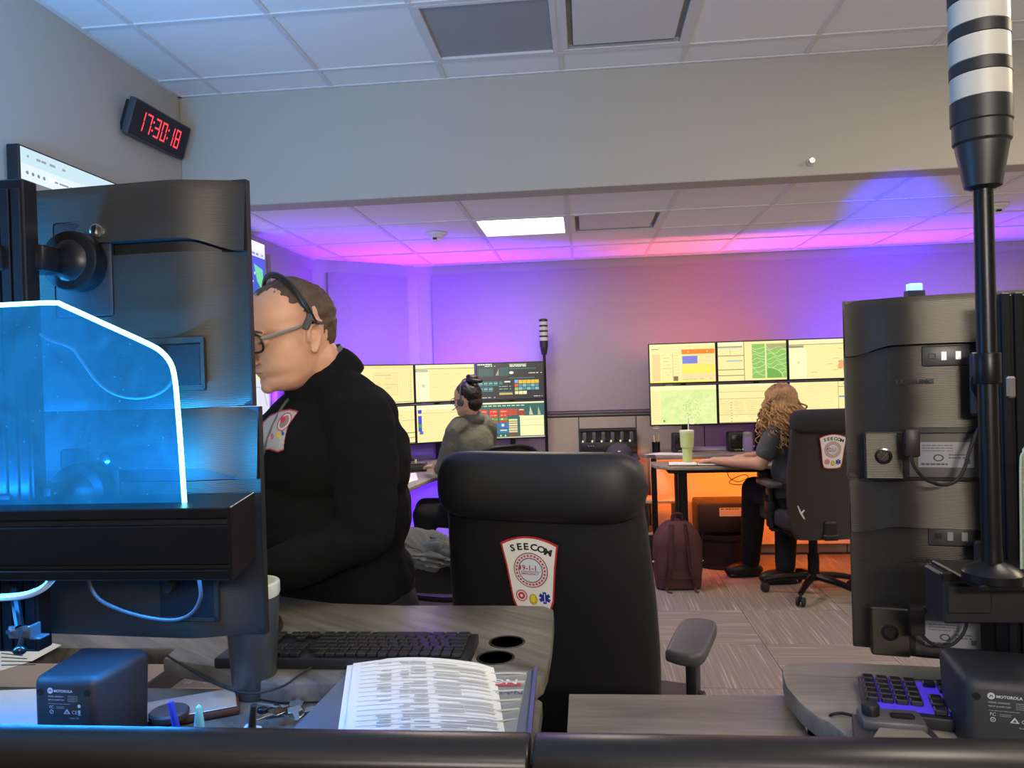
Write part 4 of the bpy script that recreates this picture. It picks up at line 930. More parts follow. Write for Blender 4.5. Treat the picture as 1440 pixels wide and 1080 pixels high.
ca = me.color_attributes.new('Col', 'FLOAT_COLOR', 'CORNER')
for p, c in zip(me.polygons, C3):
    for li in p.loop_indices: ca.data[li].color = (*c, 1)
o = bpy.data.objects.new('printed_rows', me); COL.objects.link(o); o.parent = t; o['kind'] = 'stuff'

# near partition with its rounded cap
t = thing('partition', 'near low partition with a rounded black cap, closest thing to the viewer', 'partition')
xsm = at(747, 1045, Z=1.19).x
def cap(x0, x1):
    mb = MB(); prof = []
    for k in range(17):
        a = PI*k/16; prof.append((.6525+.0275*math.cos(a), 1.173+.019*math.sin(a)**.8))
    prof += [(.628, 1.159), (.677, 1.159)]
    mb.prism([(y_, z_) for y_, z_ in prof], x0, x1, .003, M=Matrix(((0, 0, 1, 0), (1, 0, 0, 0), (0, 1, 0, 0), (0, 0, 0, 1))), seg=2)
    mb.build('rounded_cap', mat('cap_black', (.014, .013, .013), .34, .3), t, 50)
cap(-1.9, xsm-.0015); cap(xsm+.0015, at(1428, 1050, Z=1.17).x)
ex_ = at(1428, 1050, Z=1.17).x
MB().box(-1.9, ex_-.01, .634, .672, .05, 1.16).build('core', M_DGREY, t)
MB().box(-1.9, ex_, .629, .633, 1.146, 1.159, .001, 1).build('trim_strip', mat('beige_trim', (.35, .30, .22), .4), t)
MB().tube([(ex_-.004, .653, 1.172), (ex_+.016, .653, 1.164), (ex_+.028, .653, 1.13), (ex_+.03, .653, 1.0)], [.021, .021, .021, .021], 16).build('corner_bend', MATS['cap_black'], t)
MB().box(-1.9, ex_, .625, .68, 0, .06).build('plinth', M_BLK, t)

# ================================================================== NEAR RIGHT STATION
t = thing('desk', 'grey wood desk with a rounded corner under the blue lit keyboard', 'desk')
rp = pg([(1100, 938), (1108, 932), (1200, 931.5), (1440, 932)], 1.0)
rq = pg([(1101, 950), (1106, 965), (1125, 988), (1150, 1008), (1168, 1016)], 1.0)
ny = .965; poly = [(1.7, rp[3][1]-.15)] + rp[::-1][1:] + [q for q in rq if q[1] > ny] + [(rq[-1][0]+.03, ny), (.505, ny), (.505, 1.215), (1.7, 1.215)]
MB().prism([(rq[-1][0]+.015, .72), (1.7, .72), (1.7, ny+.05), (rq[-1][0]+.03, ny+.05)], .935, .965, .003).build('near_worktop', M_WOOD2, t)
MB().prism(poly, .968, 1.0, .003).build('worktop', M_WOOD2, t)
MB().box(.62, .70, 1.05, 1.13, .02, .968, .004, 1).box(.62, .70, .8, 1.4, 0, .03, .006, 1).build('lifting_leg', M_BLKM, t)
P = at(1160, 1022, Z=.97); MB().cyl((P.x-.012, P.y+.02, .5), (P.x-.012, P.y+.02, .968), .008).build('support_rod', M_BLKM, t)
tag(MB().prism(pg([(800, 975), (1112, 977), (1136, 1028)], .955)+[(pg([(1136, 1028)], .955)[0][0], .72), (pg([(800, 975)], .955)[0][0], .72)], .93, .955, .003).build('side_shelf', M_WOOD2, None), 'grey wood link shelf lying between the two near desks', 'shelf')
o = [o for o in bpy.data.objects if o.name.startswith('side_shelf')][0]
lg = MB().box(.10, .16, .80, .86, 0, .93, .003, 1).build('leg', M_BLKM, o)
RM = []
W, H = .535, .308; ra = R(-13.4)
for k, (zz, lb) in enumerate(((at(1193, 666, Y=1.41).z-.004, 'near monitor seen from behind, upper one of the stack with the blue light'), (at(1198, 905, Y=1.41).z, 'near monitor seen from behind, lower one of the right stack'))):
    ed = Vector((at(1188 if k == 0 else 1197, 540 if k == 0 else 790, Y=1.41).x, 1.41, 0)); c = ed+Vector((math.cos(ra), math.sin(ra), 0))*W/2
    H = .308 if k == 0 else RM[0].location.z-zz-.001
    RM.append(near_monitor(lb, 'near right monitors seen from behind', W, H, (c.x, c.y, zz), ra+PI, 'right'))
t = thing('status_beacon', 'small glowing blue light on top of the upper near monitor', 'beacon light', (at(1286, 418, Y=1.375).x, 1.375, RM[0].location.z+.308+.005))
MB().box(-.011, .011, -.008, .008, .006, .019, .002, 2).build('lens', mat('blue_led', (.3, .5, 1), .3, emit=((.10, .30, 1.0), 3.5)), t); MB().box(-.014, .014, -.010, .010, -.004, .007, .001, 1).build('base', M_BLK, t)
l = bpy.data.lights.new('beacon_glow', 'SPOT'); l.energy = 3500; l.color = (.002, .01, 1); l.spot_size = R(11); l.spot_blend = 1; l.shadow_soft_size = .01
lo = bpy.data.objects.new('beacon_glow', l); COL.objects.link(lo); lo.location = at(1286, 405, Y=1.39); lo.rotation_euler = (at(1258, 301, Z=2.48)-lo.location).to_track_quat('-Z', 'Y').to_euler()
l2 = bpy.data.lights.new('beacon_spill', 'POINT'); l2.energy = .25; l2.color = (.01, .03, 1); l2.shadow_soft_size = .01
lo2 = bpy.data.objects.new('beacon_spill', l2); COL.objects.link(lo2); lo2.location = lo.location+Vector((0, -.02, .005))
# column, arms, beam
cx_ = at(1425, 500, Y=1.22).x
t = thing('monitor_column', 'black grooved column and beam carrying the near right monitors', 'monitor mount', (cx_, 1.2, 1.0))
c = MB()
for a in (-.022, -.004, .014, .032): c.box(a-.006, a+.006, -.006, .02, 0, at(1425, 412, Y=1.2).z-1, .001, 1)
c.box(-.03, .05, 0, .03, 0, at(1425, 412, Y=1.2).z-1.002, .002, 1); c.build('column', M_BLKM, t)
for rm in RM:
    zz = rm.location.z-1+.16
    MB().box(-.035, .055, .075, .085, zz-.05, zz+.05, .004, 1).build('vesa_plate', M_BLK, t)
    MB().cyl((.0, .03, zz), (.0, .08, zz), .035, n=24, bev=.003).build('knuckle', M_BLKM, t)
    MB().box(-.026, -.012, -.012, .03, zz-.02, zz+.012, .003, 1).build('latch', M_CHR, t)
P = at(1312, 800, Y=1.14); Pb = at(1312, 868, Y=1.14)
xo = cx_
bm_ = MB().box(P.x-xo, P.x-xo+.9, -.09, -.03, Pb.z-1, P.z-1, .003, 1).box(P.x-xo+.004, P.x-xo+.062, -.094, -.088, Pb.z-1+.015, P.z-1-.014, .002, 1).build('cross_beam', M_BLK, t)
MB().box(P.x-xo-.003, P.x-xo+.9, -.096, -.086, P.z-1-.008, P.z-1+.003, .001, 1).build('beam_lip', M_BLKM, bm_)
MB().box(tl.location.x-xo-.03, tl.location.x-xo+.09, -.17, -.03, P.z-1-.002, P.z-1+.006, .002, 1).build('clamp_bracket', M_BLKM, t)
tl.location.z = P.z+.018
cable('black cable looping below the upper right near monitor', [at(x, y, Y=1.28) for x, y in ((1282, 640), (1285, 655), (1302, 674), (1330, 682), (1352, 668), (1365, 630), (1378, 600), (1400, 588), (1425, 588), (1450, 600))], .0028, M_RUB)
cable('black cable drooping behind the cross beam of the right stack', [at(x, y, Y=1.30) for x, y in ((1288, 855), (1292, 885), (1310, 905), (1335, 908), (1355, 890), (1362, 860))], .0028, M_RUB)
for k, (x, y) in enumerate(((1282, 618), (1289, 868))):
    o = MB().box(-.011, .011, -.012, .012, -.028, .018, .004, 2).build('cable_plug', mat('brown_black_plastic', (.03, .022, .02), .4), None); o.location = at(x, y, Y=1.30); o.rotation_euler = (0, 0, ra)
    tag(o, ('video plug in the port bay of the upper right near monitor', 'video plug in the port bay of the lower right near monitor')[k], 'plug')
pts = [(at(x, y, Y=1.0).x, at(x, y, Y=1.0).z) for x, y in ((1436, 800), (1435, 700), (1435, 650), (1439, 636), (1455, 628), (1600, 626))]
pts = [(1.2, pts[0][1])]+pts+[(1.2, pts[-1][1])]
m_clear = bpy.data.materials.new('clear_acrylic'); m_clear.use_nodes = True
bb = m_clear.node_tree.nodes['Principled BSDF']; bb.inputs['Alpha'].default_value = .12; bb.inputs['Base Color'].default_value = (.8, .9, .85, 1); bb.inputs['Roughness'].default_value = .05
acrylic('acrylic_screen', 'unlit clear acrylic screen at the edge of the right station', pts, 1.0, m_clear, mat('acrylic_edge', (.30, .36, .30), .2), .0013)

ka = at(1206, 943, Z=1.025); kb_ = at(1335, 955, Z=1.025); kang = math.atan2(kb_.y-ka.y, kb_.x-ka.x)
d = Vector((math.cos(kang), math.sin(kang), 0)); nrm = Vector((d.y, -d.x, 0))
kc = Vector((ka.x, ka.y, 1.0))+d*(.445/2)+nrm*(.133/2)
keyboard('black keyboard with blue glowing backlight on the right near desk', kc, kang+PI, .445, .133, .018, mat('key_black_gloss', (.010, .010, .014), .3), (M_BLK, mat('blue_backlight', (.05, .03, .5), .4, emit=((.10, .05, .85), .42))), 'keyboards')
P = at(1245, 1012, Z=1.03)
t = thing('radio_charger', 'single radio charging cradle with a green light on the right near desk', 'charger', (at(1256, 1000, Y=1.04).x, 1.04, 1.001), R(-8)); t.scale = (.85, .85, .70)
MB().prism([(-.068, -.07), (.068, -.07), (.055, .055), (-.05, .055)], 0, .034, .005).build('base', mat('charger_dark', (.03, .03, .035), .45), t)
MB().prism([(-.05, -.065), (.06, -.065), (.04, .0), (-.02, .0)], .034, .041, .003).build('front_plate', mat('beige_metal', (.32, .29, .22), .35, .3), t)
MB().box(-.045, .048, -.005, .05, .03, .052, .006, 2).build('cradle', mat('cradle_grey', (.08, .075, .085), .4), t)
MB().box(-.0, .034, .01, .026, .0515, .0535, .004, 2).build('slot', mat('hole_black', (.002,)*3, .9), t)
MB().cyl((-.028, .022, .05), (-.028, .022, .072), .013, n=24, bev=.002).build('knob', M_BLK, t)
MB().ell((-.01, -.058, .043), (.003, .003, .002)).build('status_light', mat('green_led', (.1, .8, .2), .3, emit=((.1, .9, .2), 3)), t)
cable('black cord dropping over the edge of the right near desk', [at(x, y, Z=1.005) for x, y in ((1205, 1008), (1185, 1003), (1170, 1005))]+[at(1163, 1012, Z=.98), at(1160, 1024, Z=.93)], .0022, M_RUB, 'cord')
t = radio_speaker('black speaker with a printed label at the right near desk', (at(1419, 960, Y=1.03).x, 1.03, .966), R(-13))

# ================================================================== FAR WORKSTATIONS
def cubic(pts, n=6):
    P = [Vector((p[0], p[1])) for p in pts]; Q = []
    for i in range(len(P)-1):
        a, b, c, d = P[max(i-1, 0)], P[i], P[i+1], P[min(i+2, len(P)-1)]
        for k in range(n):
            t = k/n; q = 0.5*((2*b)+(c-a)*t+(2*a-5*b+4*c-d)*t*t+(3*b-a-3*c+d)*t**3); Q.append((q.x, q.y))
    return Q+[(P[-1].x, P[-1].y)]
# amber workstation
t = thing('desk', 'split level grey desk of the amber lit workstation', 'desk')
MB().prism(cubic([(.46, 5.72), (.455, 5.60), (.50, 5.46), (.66, 5.385), (1.2, 5.37), (1.95, 5.30)])+[(2.5, 5.1), (2.5, 5.74), (.46, 5.74)], .825, .850, .004).build('front_worktop', M_WOOD2, t)
MB().prism([(.50, 5.76), (2.5, 5.76), (2.5, 6.30), (.50, 6.30)], .86, .885, .004).build('rear_worktop', M_WOOD2, t)
MB().prism(cubic([(.50, 5.90), (.42, 5.93), (.40, 6.02), (.44, 6.1), (.50, 6.12)]), .86, .885, .003).build('rear_worktop_nose', M_WOOD2, t)
MB().box(.70, 2.4, 6.10, 6.26, .887, .905, .002, 1).build('riser_shelf', mat('riser_white', (.55, .53, .48), .5), t)
for x_ in (.66, 2.2):
    MB().box(x_-.03, x_+.03, 5.50, 5.56, .12, .825, .004, 1).box(x_-.055, x_-.035, 5.5, 5.56, .35, .825).build('lifting_leg', M_BLKM, t)
    MB().box(x_-.05, x_+.05, 5.50, 6.0, .0, .05, .01, 2).build('leg_foot', M_BLK, t)
    MB().box(x_-.19, x_-.15, 5.85, 5.9, .15, .86, .004, 1).build('rear_leg', M_BLKM, t)
MB().box(.55, 2.3, 5.42, 5.70, .80, .825, .004, 1).build('crossbar', M_BLKM, t)
MB().box(1.17, 1.31, 5.44, 5.52, .745, .80, .012, 2).build('control_box', M_BLK, t)
sk = MB().box(.5, 2.6, 6.33, 6.345, .10, .86, .002, 1).build('skirt_panel', mat('pale_skirt', (.62, .58, .52), .7), None)
tag(sk, 'pale panel behind the amber desk, lit orange from below the worktop', 'panel')
cable('thin black cables hanging under the amber desk in loops', [(.98, 5.6, .80), (1.0, 5.6, .74), (1.06, 5.6, .71), (1.13, 5.6, .74), (1.10, 5.6, .76), (1.02, 5.6, .73), (1.0, 5.6, .70), (1.08, 5.6, .69), (1.2, 5.6, .72), (1.28, 5.55, .74)], .003, M_RUB)
cable('single black cord hanging from the control box of the amber desk', [(1.30, 5.52, .76), (1.33, 5.52, .70), (1.40, 5.52, .66), (1.5, 5.52, .67), (1.52, 5.52, .78)], .003, M_RUB, 'cord')
P = at(1002, 775, Z=0.02)
t = thing('computer_tower', 'black rounded computer cabinet with a white label under the amber desk', 'computer', (1.03, 6.12, 0))
MB().box(-.21, .21, -.17, .16, .27, .50, .015, 2).build('upper_case', M_BLK, t)
MB().box(-.20, .20, -.15, .15, .06, .28, .01, 1).build('inner_case', M_BLKG, t)
MB().grid(lambda u, v: (.23*math.cos(PI*u), -.02-.20*math.sin(PI*u)*1.0, .03+.23*v), 20, 1).prism([(.23*math.cos(PI*k/20), -.02-.20*math.sin(PI*k/20)) for k in range(21)], .20, .235, .004).prism([(.23*math.cos(PI*k/20), -.02-.20*math.sin(PI*k/20)) for k in range(21)], 0, .04, .004).build('curved_base', M_BLK, t)
f = Flat(); f.rect(0, 0, .17, .065, (.45, .43, .36), 1); f.lines(.01, .05, .14, 1, 1, .010, (.08, .15, .12), 2, .1, 1); f.lines(.01, .034, .15, 3, .011, .003, (.35, .32, .28), 2, .2, 2); f.build('label', M_PRINT, t, (-.05, -.171, .40))
# pedestal next to it
t = thing('pedestal', 'open black storage box with an orange lit shelf beside the backpack', 'storage', (.56, 6.0, 0))
MB().box(-.14, .10, -.14, .14, 0, .28, .006, 1).build('body', M_BLK, t); MB().box(-.14, .10, -.14, .14, .28, .30, .003, 1).box(-.14, .10, -.14, .14, .52, .54, .003, 1).build('shelf', M_AMBERLIT, t); [MB().box(q, q+.02, -.14, .14, .3, .52).build('side', M_BLK, t) for q in (-.14, .08)]
# backpack
t = thing('backpack', 'maroon backpack standing on the carpet beside the desk foot', 'backpack', (.60, 5.44, 0), R(4))
mb = MB(); n = 40
def bp(u, v, g=0):
    a = 2*PI*u; h = .47*v; top = math.sqrt(max(0, 1-max(0, (v-.62)/.38)**2.2)); W_ = (.155+.012*math.sin(PI*v))*top; D_ = (.085+.02*math.sin(PI*v*.8))*(.25+.75*top)
    c, s_ = math.cos(a), math.sin(a); e = .55
    return Vector((W_*abs(c)**e*(1 if c > 0 else -1)+.004*noise.noise(Vector((a*2, h*20, 1))), (D_+g)*abs(s_)**e*(1 if s_ > 0 else -1)+.006*noise.noise(Vector((a*2, h*14, 5))), .012+h))
mb.grid(lambda u, v: bp(u, v), 44, 26, close_u=True); mb.build('bag', M_PACK, t, 60)
for s_ in (-.055, .055): MB().tube([(s_*.85, -.070, .455), (s_, -.095, .38), (s_*1.05, -.112, .27), (s_*1.2, -.118, .16), (s_*1.75, -.105, .05), (s_*1.9, -.10, .02)], [.020, .022, .022, .018, .010, .008], 8, flat=.35).build('strap', mat('maroon_dark', (.05, .016, .02), .85), t)
MB().tube([(-.035, -.03, .475), (-.03, -.035, .515), (0, -.035, .525), (.03, -.035, .515), (.035, -.03, .475)], .010, 8).build('top_handle', MATS['maroon_dark'], t)
MB().tube([(-.14, -.09, .085), (0, -.125, .095), (.14, -.09, .085)], .003, 6).build('seam', MATS['maroon_dark'], t)
for s_ in (-1, 1): MB().box(s_*.165-.013, s_*.165+.013, -.02, -.012, .185, .193, .001, 1).build('reflective_tab', M_WHT, t)
for s_ in (-1, 1): MB().tube([(s_*.10, -.10, .03), (s_*.095, -.125, .008), (s_*.09+.02, -.15, .004)], .010, 6, flat=.3).build('strap_end', MATS['maroon_dark'], t)
# objects on the amber desk
P = at(954, 641, Z=.85)
t = thing('tumbler', 'lime green handled tumbler with a straw on the amber desk', 'tumbler', (P.x, 5.56, .85))
hz = .235; lime = mat('lime_steel', (.50, .60, .24), .35)
MB().lathe((0, 0, 0), [(0, 0), (.030, 0), (.032, .004), (.036, .11), (.046, .122), (.050, .22), (.050, .225)], 28).build('body', lime, t)
MB().lathe((0, 0, 0), [(.051, .218), (.052, .222), (.052, .236), (.048, .24), (0, .241)], 28).build('lid', mat('pale_lime', (.62, .66, .48), .25), t)
MB().cyl((.012, 0, .24), (.014, 0, .33), .004, n=10).build('straw', M_WHT, t)
P = at(970, 648, Z=.852)
t = thing('notebook', 'open white notebook with a maroon cover under the resting hand', 'notebook', (P.x+.02, 5.50, .8505), R(-6))
MB().box(-.20, .20, -.085, .085, 0, .005, .002, 1).build('cover', MATS['maroon_dark'], t)
MB().box(-.195, -.003, -.08, .08, .005, .012, .001, 1).build('left_pages', M_PAPER, t); MB().box(.003, .195, -.08, .08, .005, .012, .001, 1).build('right_pages', M_PAPER, t)
sheet('white papers lying on the left nose of the amber desk', [(.43, 5.90), (.75, 5.80), (.80, 5.95), (.55, 6.04)], .8855)
t = thing('pen_cup', 'black mesh cup of pens beside the left amber monitors', 'pen cup', (.53, 6.08, .886))
MB().lathe((0, 0, 0), [(0, 0), (.03, 0), (.032, .08), (.030, .08), (.029, .004), (0, .004)], 18).build('cup', M_BLKM, t)
for k, (a, c) in enumerate(((.3, (.6, .45, .2)), (2.1, (.05, .05, .05)), (4.0, (.7, .6, .35)))):
    MB().cyl((.005*math.cos(a), .005*math.sin(a), .006), (.026*math.cos(a), .026*math.sin(a), .135), .0045, n=8).build('pen', mat('pen_%d' % k, c, .4), t)
for x_, lb in ((.72, 'black desk loudspeaker beside the lime green tumbler'), (1.14, 'black desk loudspeaker with a green light beside the curly hair')):
    t = thing('speaker', lb, 'speaker', (x_-.0, 6.03, .886), 0, 'loudspeakers on the amber desk')
    sp = MB().box(-.075, .075, -.05, .055, 0, .15, .012, 2); 
    for v in sp.bm.verts: v.co.x *= 1-.25*v.co.z
    sp.build('cabinet', M_BLK, t)
    MB().box(-.055, .055, -.053, -.048, .03, .135, .008, 2).build('grille', M_BLKG, t)
    MB().box(-.03, .02, -.0535, -.05, .012, .02, .002, 1).build('badge', M_SIL, t)
    if x_ > 1: MB().ell((.035, -.052, .018), (.006, .004, .005)).build('green_light', MATS['green_led'], t)
P = at(1051, 610, Y=6.0)
t = thing('bottle', 'lilac steel bottle with a silver lid behind the seated curly haired person', 'bottle', (at(1051, 610, Y=5.98).x, 5.98, .886))
MB().lathe((0, 0, 0), [(0, 0), (.036, 0), (.038, .01), (.038, .10), (.034, .115), (.034, .118)], 24).build('body', mat('lilac_steel', (.30, .22, .38), .35, .3), t); MB().lathe((0, 0, 0), [(.035, .117), (.036, .12), (.036, .14), (.028, .15), (0, .152)], 24).build('lid', M_SIL, t)

# violet workstation
t = thing('desk', 'curved grey desk of the violet lit workstation', 'desk')
fe = cubic([(-2.0, 4.55), (-1.6, 4.42), (-1.25, 4.40), (-1.12, 4.47), (-1.07, 4.70), (-1.02, 5.05), (-.86, 5.28), (-.55, 5.38), (-.36, 5.48)])
MB().prism(fe+[(-.36, 5.86), (-.9, 5.82), (-1.35, 5.52), (-1.75, 5.1), (-2.0, 5.0)], .825, .85, .004).build('front_worktop', M_WOOD2, t)
MB().prism([(-.28, 5.88), (-.28, 6.26), (-.95, 6.22), (-1.5, 5.88), (-2.02, 5.3), (-2.02, 5.06), (-1.78, 5.14), (-1.38, 5.56), (-.92, 5.86)], .85, .875, .003).build('rear_worktop', M_WOOD2, t)
for x_, y_ in ((-1.19, 4.62), (-.45, 5.62)):
    MB().box(x_-.028, x_+.028, y_-.028, y_+.028, .03, .825, .004, 1).box(x_-.075, x_-.05, y_-.02, y_+.02, .1, .825).build('lifting_leg', M_BLKM, t)
    MB().box(x_-.05, x_+.05, y_-.2, y_+.25, 0, .04, .008, 1).build('leg_foot', M_BLK, t)
pv = MB().prism([(-.40, 6.28), (-1.0, 6.25), (-1.6, 5.85), (-2.06, 5.3), (-2.06, 5.32), (-1.61, 5.87), (-1.0, 6.27), (-.40, 6.30)], .22, .84).build('skirt_panel', MATS['pale_skirt'], None)
tag(pv, 'pale panel behind the violet desk, lit violet from below the worktop', 'panel')
sheet('white papers near the front corner of the violet desk', pg([(556, 668), (585, 665), (588, 675), (560, 683)], .85), .8505)
sheet('cream papers in the middle of the violet desk', pg([(556, 652), (590, 654), (600, 661), (556, 664)], .85), .8505)
P = at(583, 672, Z=.86)
t = thing('mouse', 'small black mouse on the violet desk', 'mouse', (at(566, 668, Z=.85).x, at(566, 668, Z=.85).y, .852)); MB().ell((0, 0, .008), (.03, .05, .022)).build('shell', M_BLK, t)
P = at(585, 663, Z=.85)
t = thing('desk_pen_stand', 'small white pen standing in a base on the violet desk', 'pen stand', (P.x, P.y, .85))
MB().lathe((0, 0, 0), [(0, 0), (.022, 0), (.022, .006), (.006, .01), (.0055, .02)], 16).build('base', M_WHT, t); MB().cyl((0, 0, .015), (.0, 0, .085), .006, .008, n=12).build('pen', mat('cream_plastic', (.75, .65, .35), .4), t)
P = at(592, 655, Z=.875)
t = thing('docking_station', 'black phone dock with a thick cable on the violet desk', 'phone', (-1.32, 5.44, .851), R(10))
MB().box(-.16, .16, -.09, .09, 0, .05, .008, 2).build('base', M_BLK, t); MB().box(-.14, .15, -.08, .08, .05, .06, .006, 2).build('lid', M_DGREY, t)
cable('black cable curling over the dock on the violet desk', [(-1.62, 5.30, .88), (-1.58, 5.35, .98), (-1.45, 5.40, 1.0), (-1.33, 5.42, .965), (-1.25, 5.44, .93)], .010, M_RUB)
t = thing('drink_cup', 'tan paper cup beside the seated woman with the hair bun', 'cup', (at(616, 660, Y=5.05).x, 5.05, .851)); MB().lathe((0, 0, 0), [(0, 0), (.030, 0), (.038, .11), (.036, .11), (.029, .004), (0, .004)], 20).build('body', mat('tan_card', (.55, .42, .25), .7), t)

# ================================================================== CHAIRS
def badge_pts(w=.145, h=.185):
    top = [(w*(-.5+k/10), h/2-.10*h*((k/5-1)**2)) for k in range(11)]
    right = [(w*(.5-.0*t), h/2-.10*h-(h*.86)*t) for t in ()]
    rs = [(w*.5, h*.40), (w*.43, h*.1), (w*.36, -h*.35), (w*.30, -h*.47)]; bs = [(w*.15, -h*.5), (-w*.15, -h*.5)]; ls = [(-w*.30, -h*.47), (-w*.36, -h*.35), (-w*.43, h*.1)]
    return top+rs[1:]+bs+ls
def badge(parent, loc, rot, s=1.0):
    f = Flat(); P_ = badge_pts()
    f.poly([(x*s, z*s) for x, z in P_], (.45, .02, .02), 1); f.poly([(x*s*.93, z*s*.95) for x, z in P_], (.78, .76, .76), 2)
    w_ = {'S': .42, 'E': .40, 'C': .46, 'O': .48, 'M': .52}; xx = -.046
    for ch in 'SEECOM':
        mid = xx+.008; a = -mid*6.0; f.text(ch, xx*s, (.060-(mid**2)*4.5)*s, .0225*s, (.008, .018, .012), 3, a, sx=1.15, bold=.035); xx += .0162
    f.disc(0, .010*s, .043*s, (.10, .01, .04), 3, 32); f.disc(0, .010*s, .041*s, (.75, .55, .58), 4, 32)
    for k in range(26):
        a = 2*PI*k/26; f.disc(.0355*s*math.cos(a), (.010+.0355*math.sin(a))*s, .0027*s, (.28, .04, .09), 5, 6)
    f.disc(0, .010*s, .0305*s, (.10, .01, .04), 5, 32); f.disc(0, .010*s, .0285*s, (.62, .68, .74), 6, 32)
    f.text('9-1-1', -.021*s, .010*s, .018*s, (.30, .02, .06), 7, bold=.02); f.disc(-.026*s, .016*s, .006*s, (.35, .03, .08), 7, 12, .003*s)
    f.text('EMERGENCY', -.0245*s, -.001*s, .0078*s, (.42, .02, .05), 7, 0, sx=1.0, bold=.02)
    f.rect(-.025*s, .0065*s, .05*s, .0012*s, (.1, .02, .1), 7)
    f.disc(-.028*s, -.054*s, .0145*s, (.50, .05, .06), 3, 20); f.disc(-.028*s, -.054*s, .0118*s, (.78, .70, .70), 4, 20); f.disc(-.028*s, -.054*s, .009*s, (.45, .03, .05), 5, 12); f.disc(-.028*s, -.054*s, .004*s, (.8, .7, .7), 6, 8)
    f.disc(.001*s, -.062*s, .014*s, (.55, .38, .02), 3, 18, .0105*s); f.disc(.001*s, -.060*s, .009*s, (.78, .58, .08), 4, 14, .006*s)
    for k in range(3):
        a = PI/3*k+PI/2; c, d = math.cos(a)*.0145*s, math.sin(a)*.0145*s; nx, nz = -math.sin(a)*.0042*s, math.cos(a)*.0042*s
        f.poly([(.030*s-c-nx, -.056*s-d-nz), (.030*s+c-nx, -.056*s+d-nz), (.030*s+c+nx, -.056*s+d+nz), (.030*s-c+nx, -.056*s-d+nz)], (.01, .03, .38), 4)
    f.rect(.0292*s, -.066*s, .0018*s, .02*s, (.8, .85, .9), 5)
    return f.build('badge', M_PRINT, parent, loc, rot)
def office_chair(label, loc, rz, W=.52, back_m=None, shell_m=None, group='high back office chairs', zt=1.28, zb=.50, badge_at=None, hr=.085, lean=.06, arm=0):
    """faces +y; its back is towards -y"""
    t = thing('office_chair', label, 'chair', loc, rz, group)
    yb = -.27
    # headrest: a soft pillow wrapping forward at the ends
    def hd(u, v):
        a = 2*PI*u; s_ = 2*v-1; e = (1-abs(s_)**9)**.5 if abs(s_) < 1 else 0; e2 = max(e, .0)
        ca, sa = math.cos(a), math.sin(a); p = .72
        return Vector((s_*W/2, yb-.02-lean+.055*abs(s_)**2.5*.6+.058*(abs(ca)**p)*(1 if ca > 0 else -1)*e2-.0, zt-hr+hr*(abs(sa)**p)*(1 if sa > 0 else -1)*e2))
    MB().grid(hd, 28, 36, close_u=True).build('headrest', back_m, t, 80)
    # backrest shell
    def bk(u, v, g=1):
        a = 2*PI*u; z = zb+(zt-2*hr+.03-zb)*v; w_ = W/2*(.94+.06*math.sin(PI*(1-v)))*(1 if v > .12 else .82+.18*sm(v/.12)); ca, sa = math.cos(a), math.sin(a)
        yy = yb-lean*v**1.3-.035*math.sin(PI*v)*0+.03*(1-v)
        xx = w_*abs(ca)**.35*(1 if ca > 0 else -1); d = .034*abs(sa)**.6*(1 if sa > 0 else -1)
        return Vector((xx, yy+d+.035*(xx/(W/2))**2, z))
    br_ = MB(); br_.grid(bk, 48, 24, close_u=True)
    bmesh.ops.holes_fill(br_.bm, edges=br_.bm.edges[:]); br_.build('backrest', shell_m or back_m, t, 70)
    MB().box(-W/2-.02, W/2+.02, -.24, .28, .47, .585, .035, 4).build('seat', back_m, t)
    MB().box(-W/2+.05, W/2-.05, -.2, .2, .42, .47, .01, 1).build('seat_pan', M_BLK, t)
    MB().box(-.05, .05, yb-.035, -.15, .42, .46, .01, 1).box(-.04, .04, yb-.03, yb+.01, .43, zb+.12, .01, 1).build('back_bracket', M_BLK, t)
    for s_ in (-1, 1):
        xa = s_*(W/2+.035)
        ap = MB(); ap.prism(cubic([(xa-.045, -.13), (xa-.05, .0), (xa-.045, .12), (xa, .145), (xa+.045, .12), (xa+.05, 0), (xa+.045, -.13), (xa, -.15), (xa-.045, -.13)], 4)[:-1], .735+arm, .768+arm, .010, seg=3).build('armrest_pad', M_DGREY if 1 else M_RUB, t)
        MB().box(xa-.014, xa+.014, -.04, .03, .46, .737+arm, .006, 2).box(xa-.022, xa+.022, -.05, .04, .55, .63, .008, 2).box(min(xa, s_*(W/2-.1)), max(xa, s_*(W/2-.1)), -.035, .025, .435, .46, .006, 1).build('armrest_post', M_BLK, t)
        MB().box(xa+s_*.012, xa+s_*.03, -.02, .01, .64, .67, .004, 1).build('armrest_lever', M_BLK, t)
    MB().cyl((0, 0, .12), (0, 0, .43), .028, n=16).cyl((0, 0, .10), (0, 0, .28), .036, n=16).build('gas_column', M_BLKM, t)
    for k in range(5):
        a = 2*PI*k/5+.3; d = Vector((math.cos(a), math.sin(a), 0))
        lg = MB().tube([d*.03+Vector((0, 0, .125)), d*.18+Vector((0, 0, .11)), d*.31+Vector((0, 0, .082))], [.026, .022, .017], 8).build('leg', M_BLKM, t)
        c_ = d*.31; n_ = Vector((-d.y, d.x, 0))
        cs = MB()
        for q in (-1, 1): cs.cyl(c_+n_*q*.010+Vector((0, 0, .031)), c_+n_*q*.026+Vector((0, 0, .031)), .030, n=18, bev=.004)
        cs.cyl(c_+Vector((0, 0, .03)), c_+Vector((0, 0, .085)), .009).build('caster', M_RUB, lg)
    if badge_at: badge(t, (badge_at[0], yb-lean*badge_at[2]**1.3+.03*(1-badge_at[2])-.046, badge_at[1]), (R(7.5), 0, 0), badge_at[3])
    return t
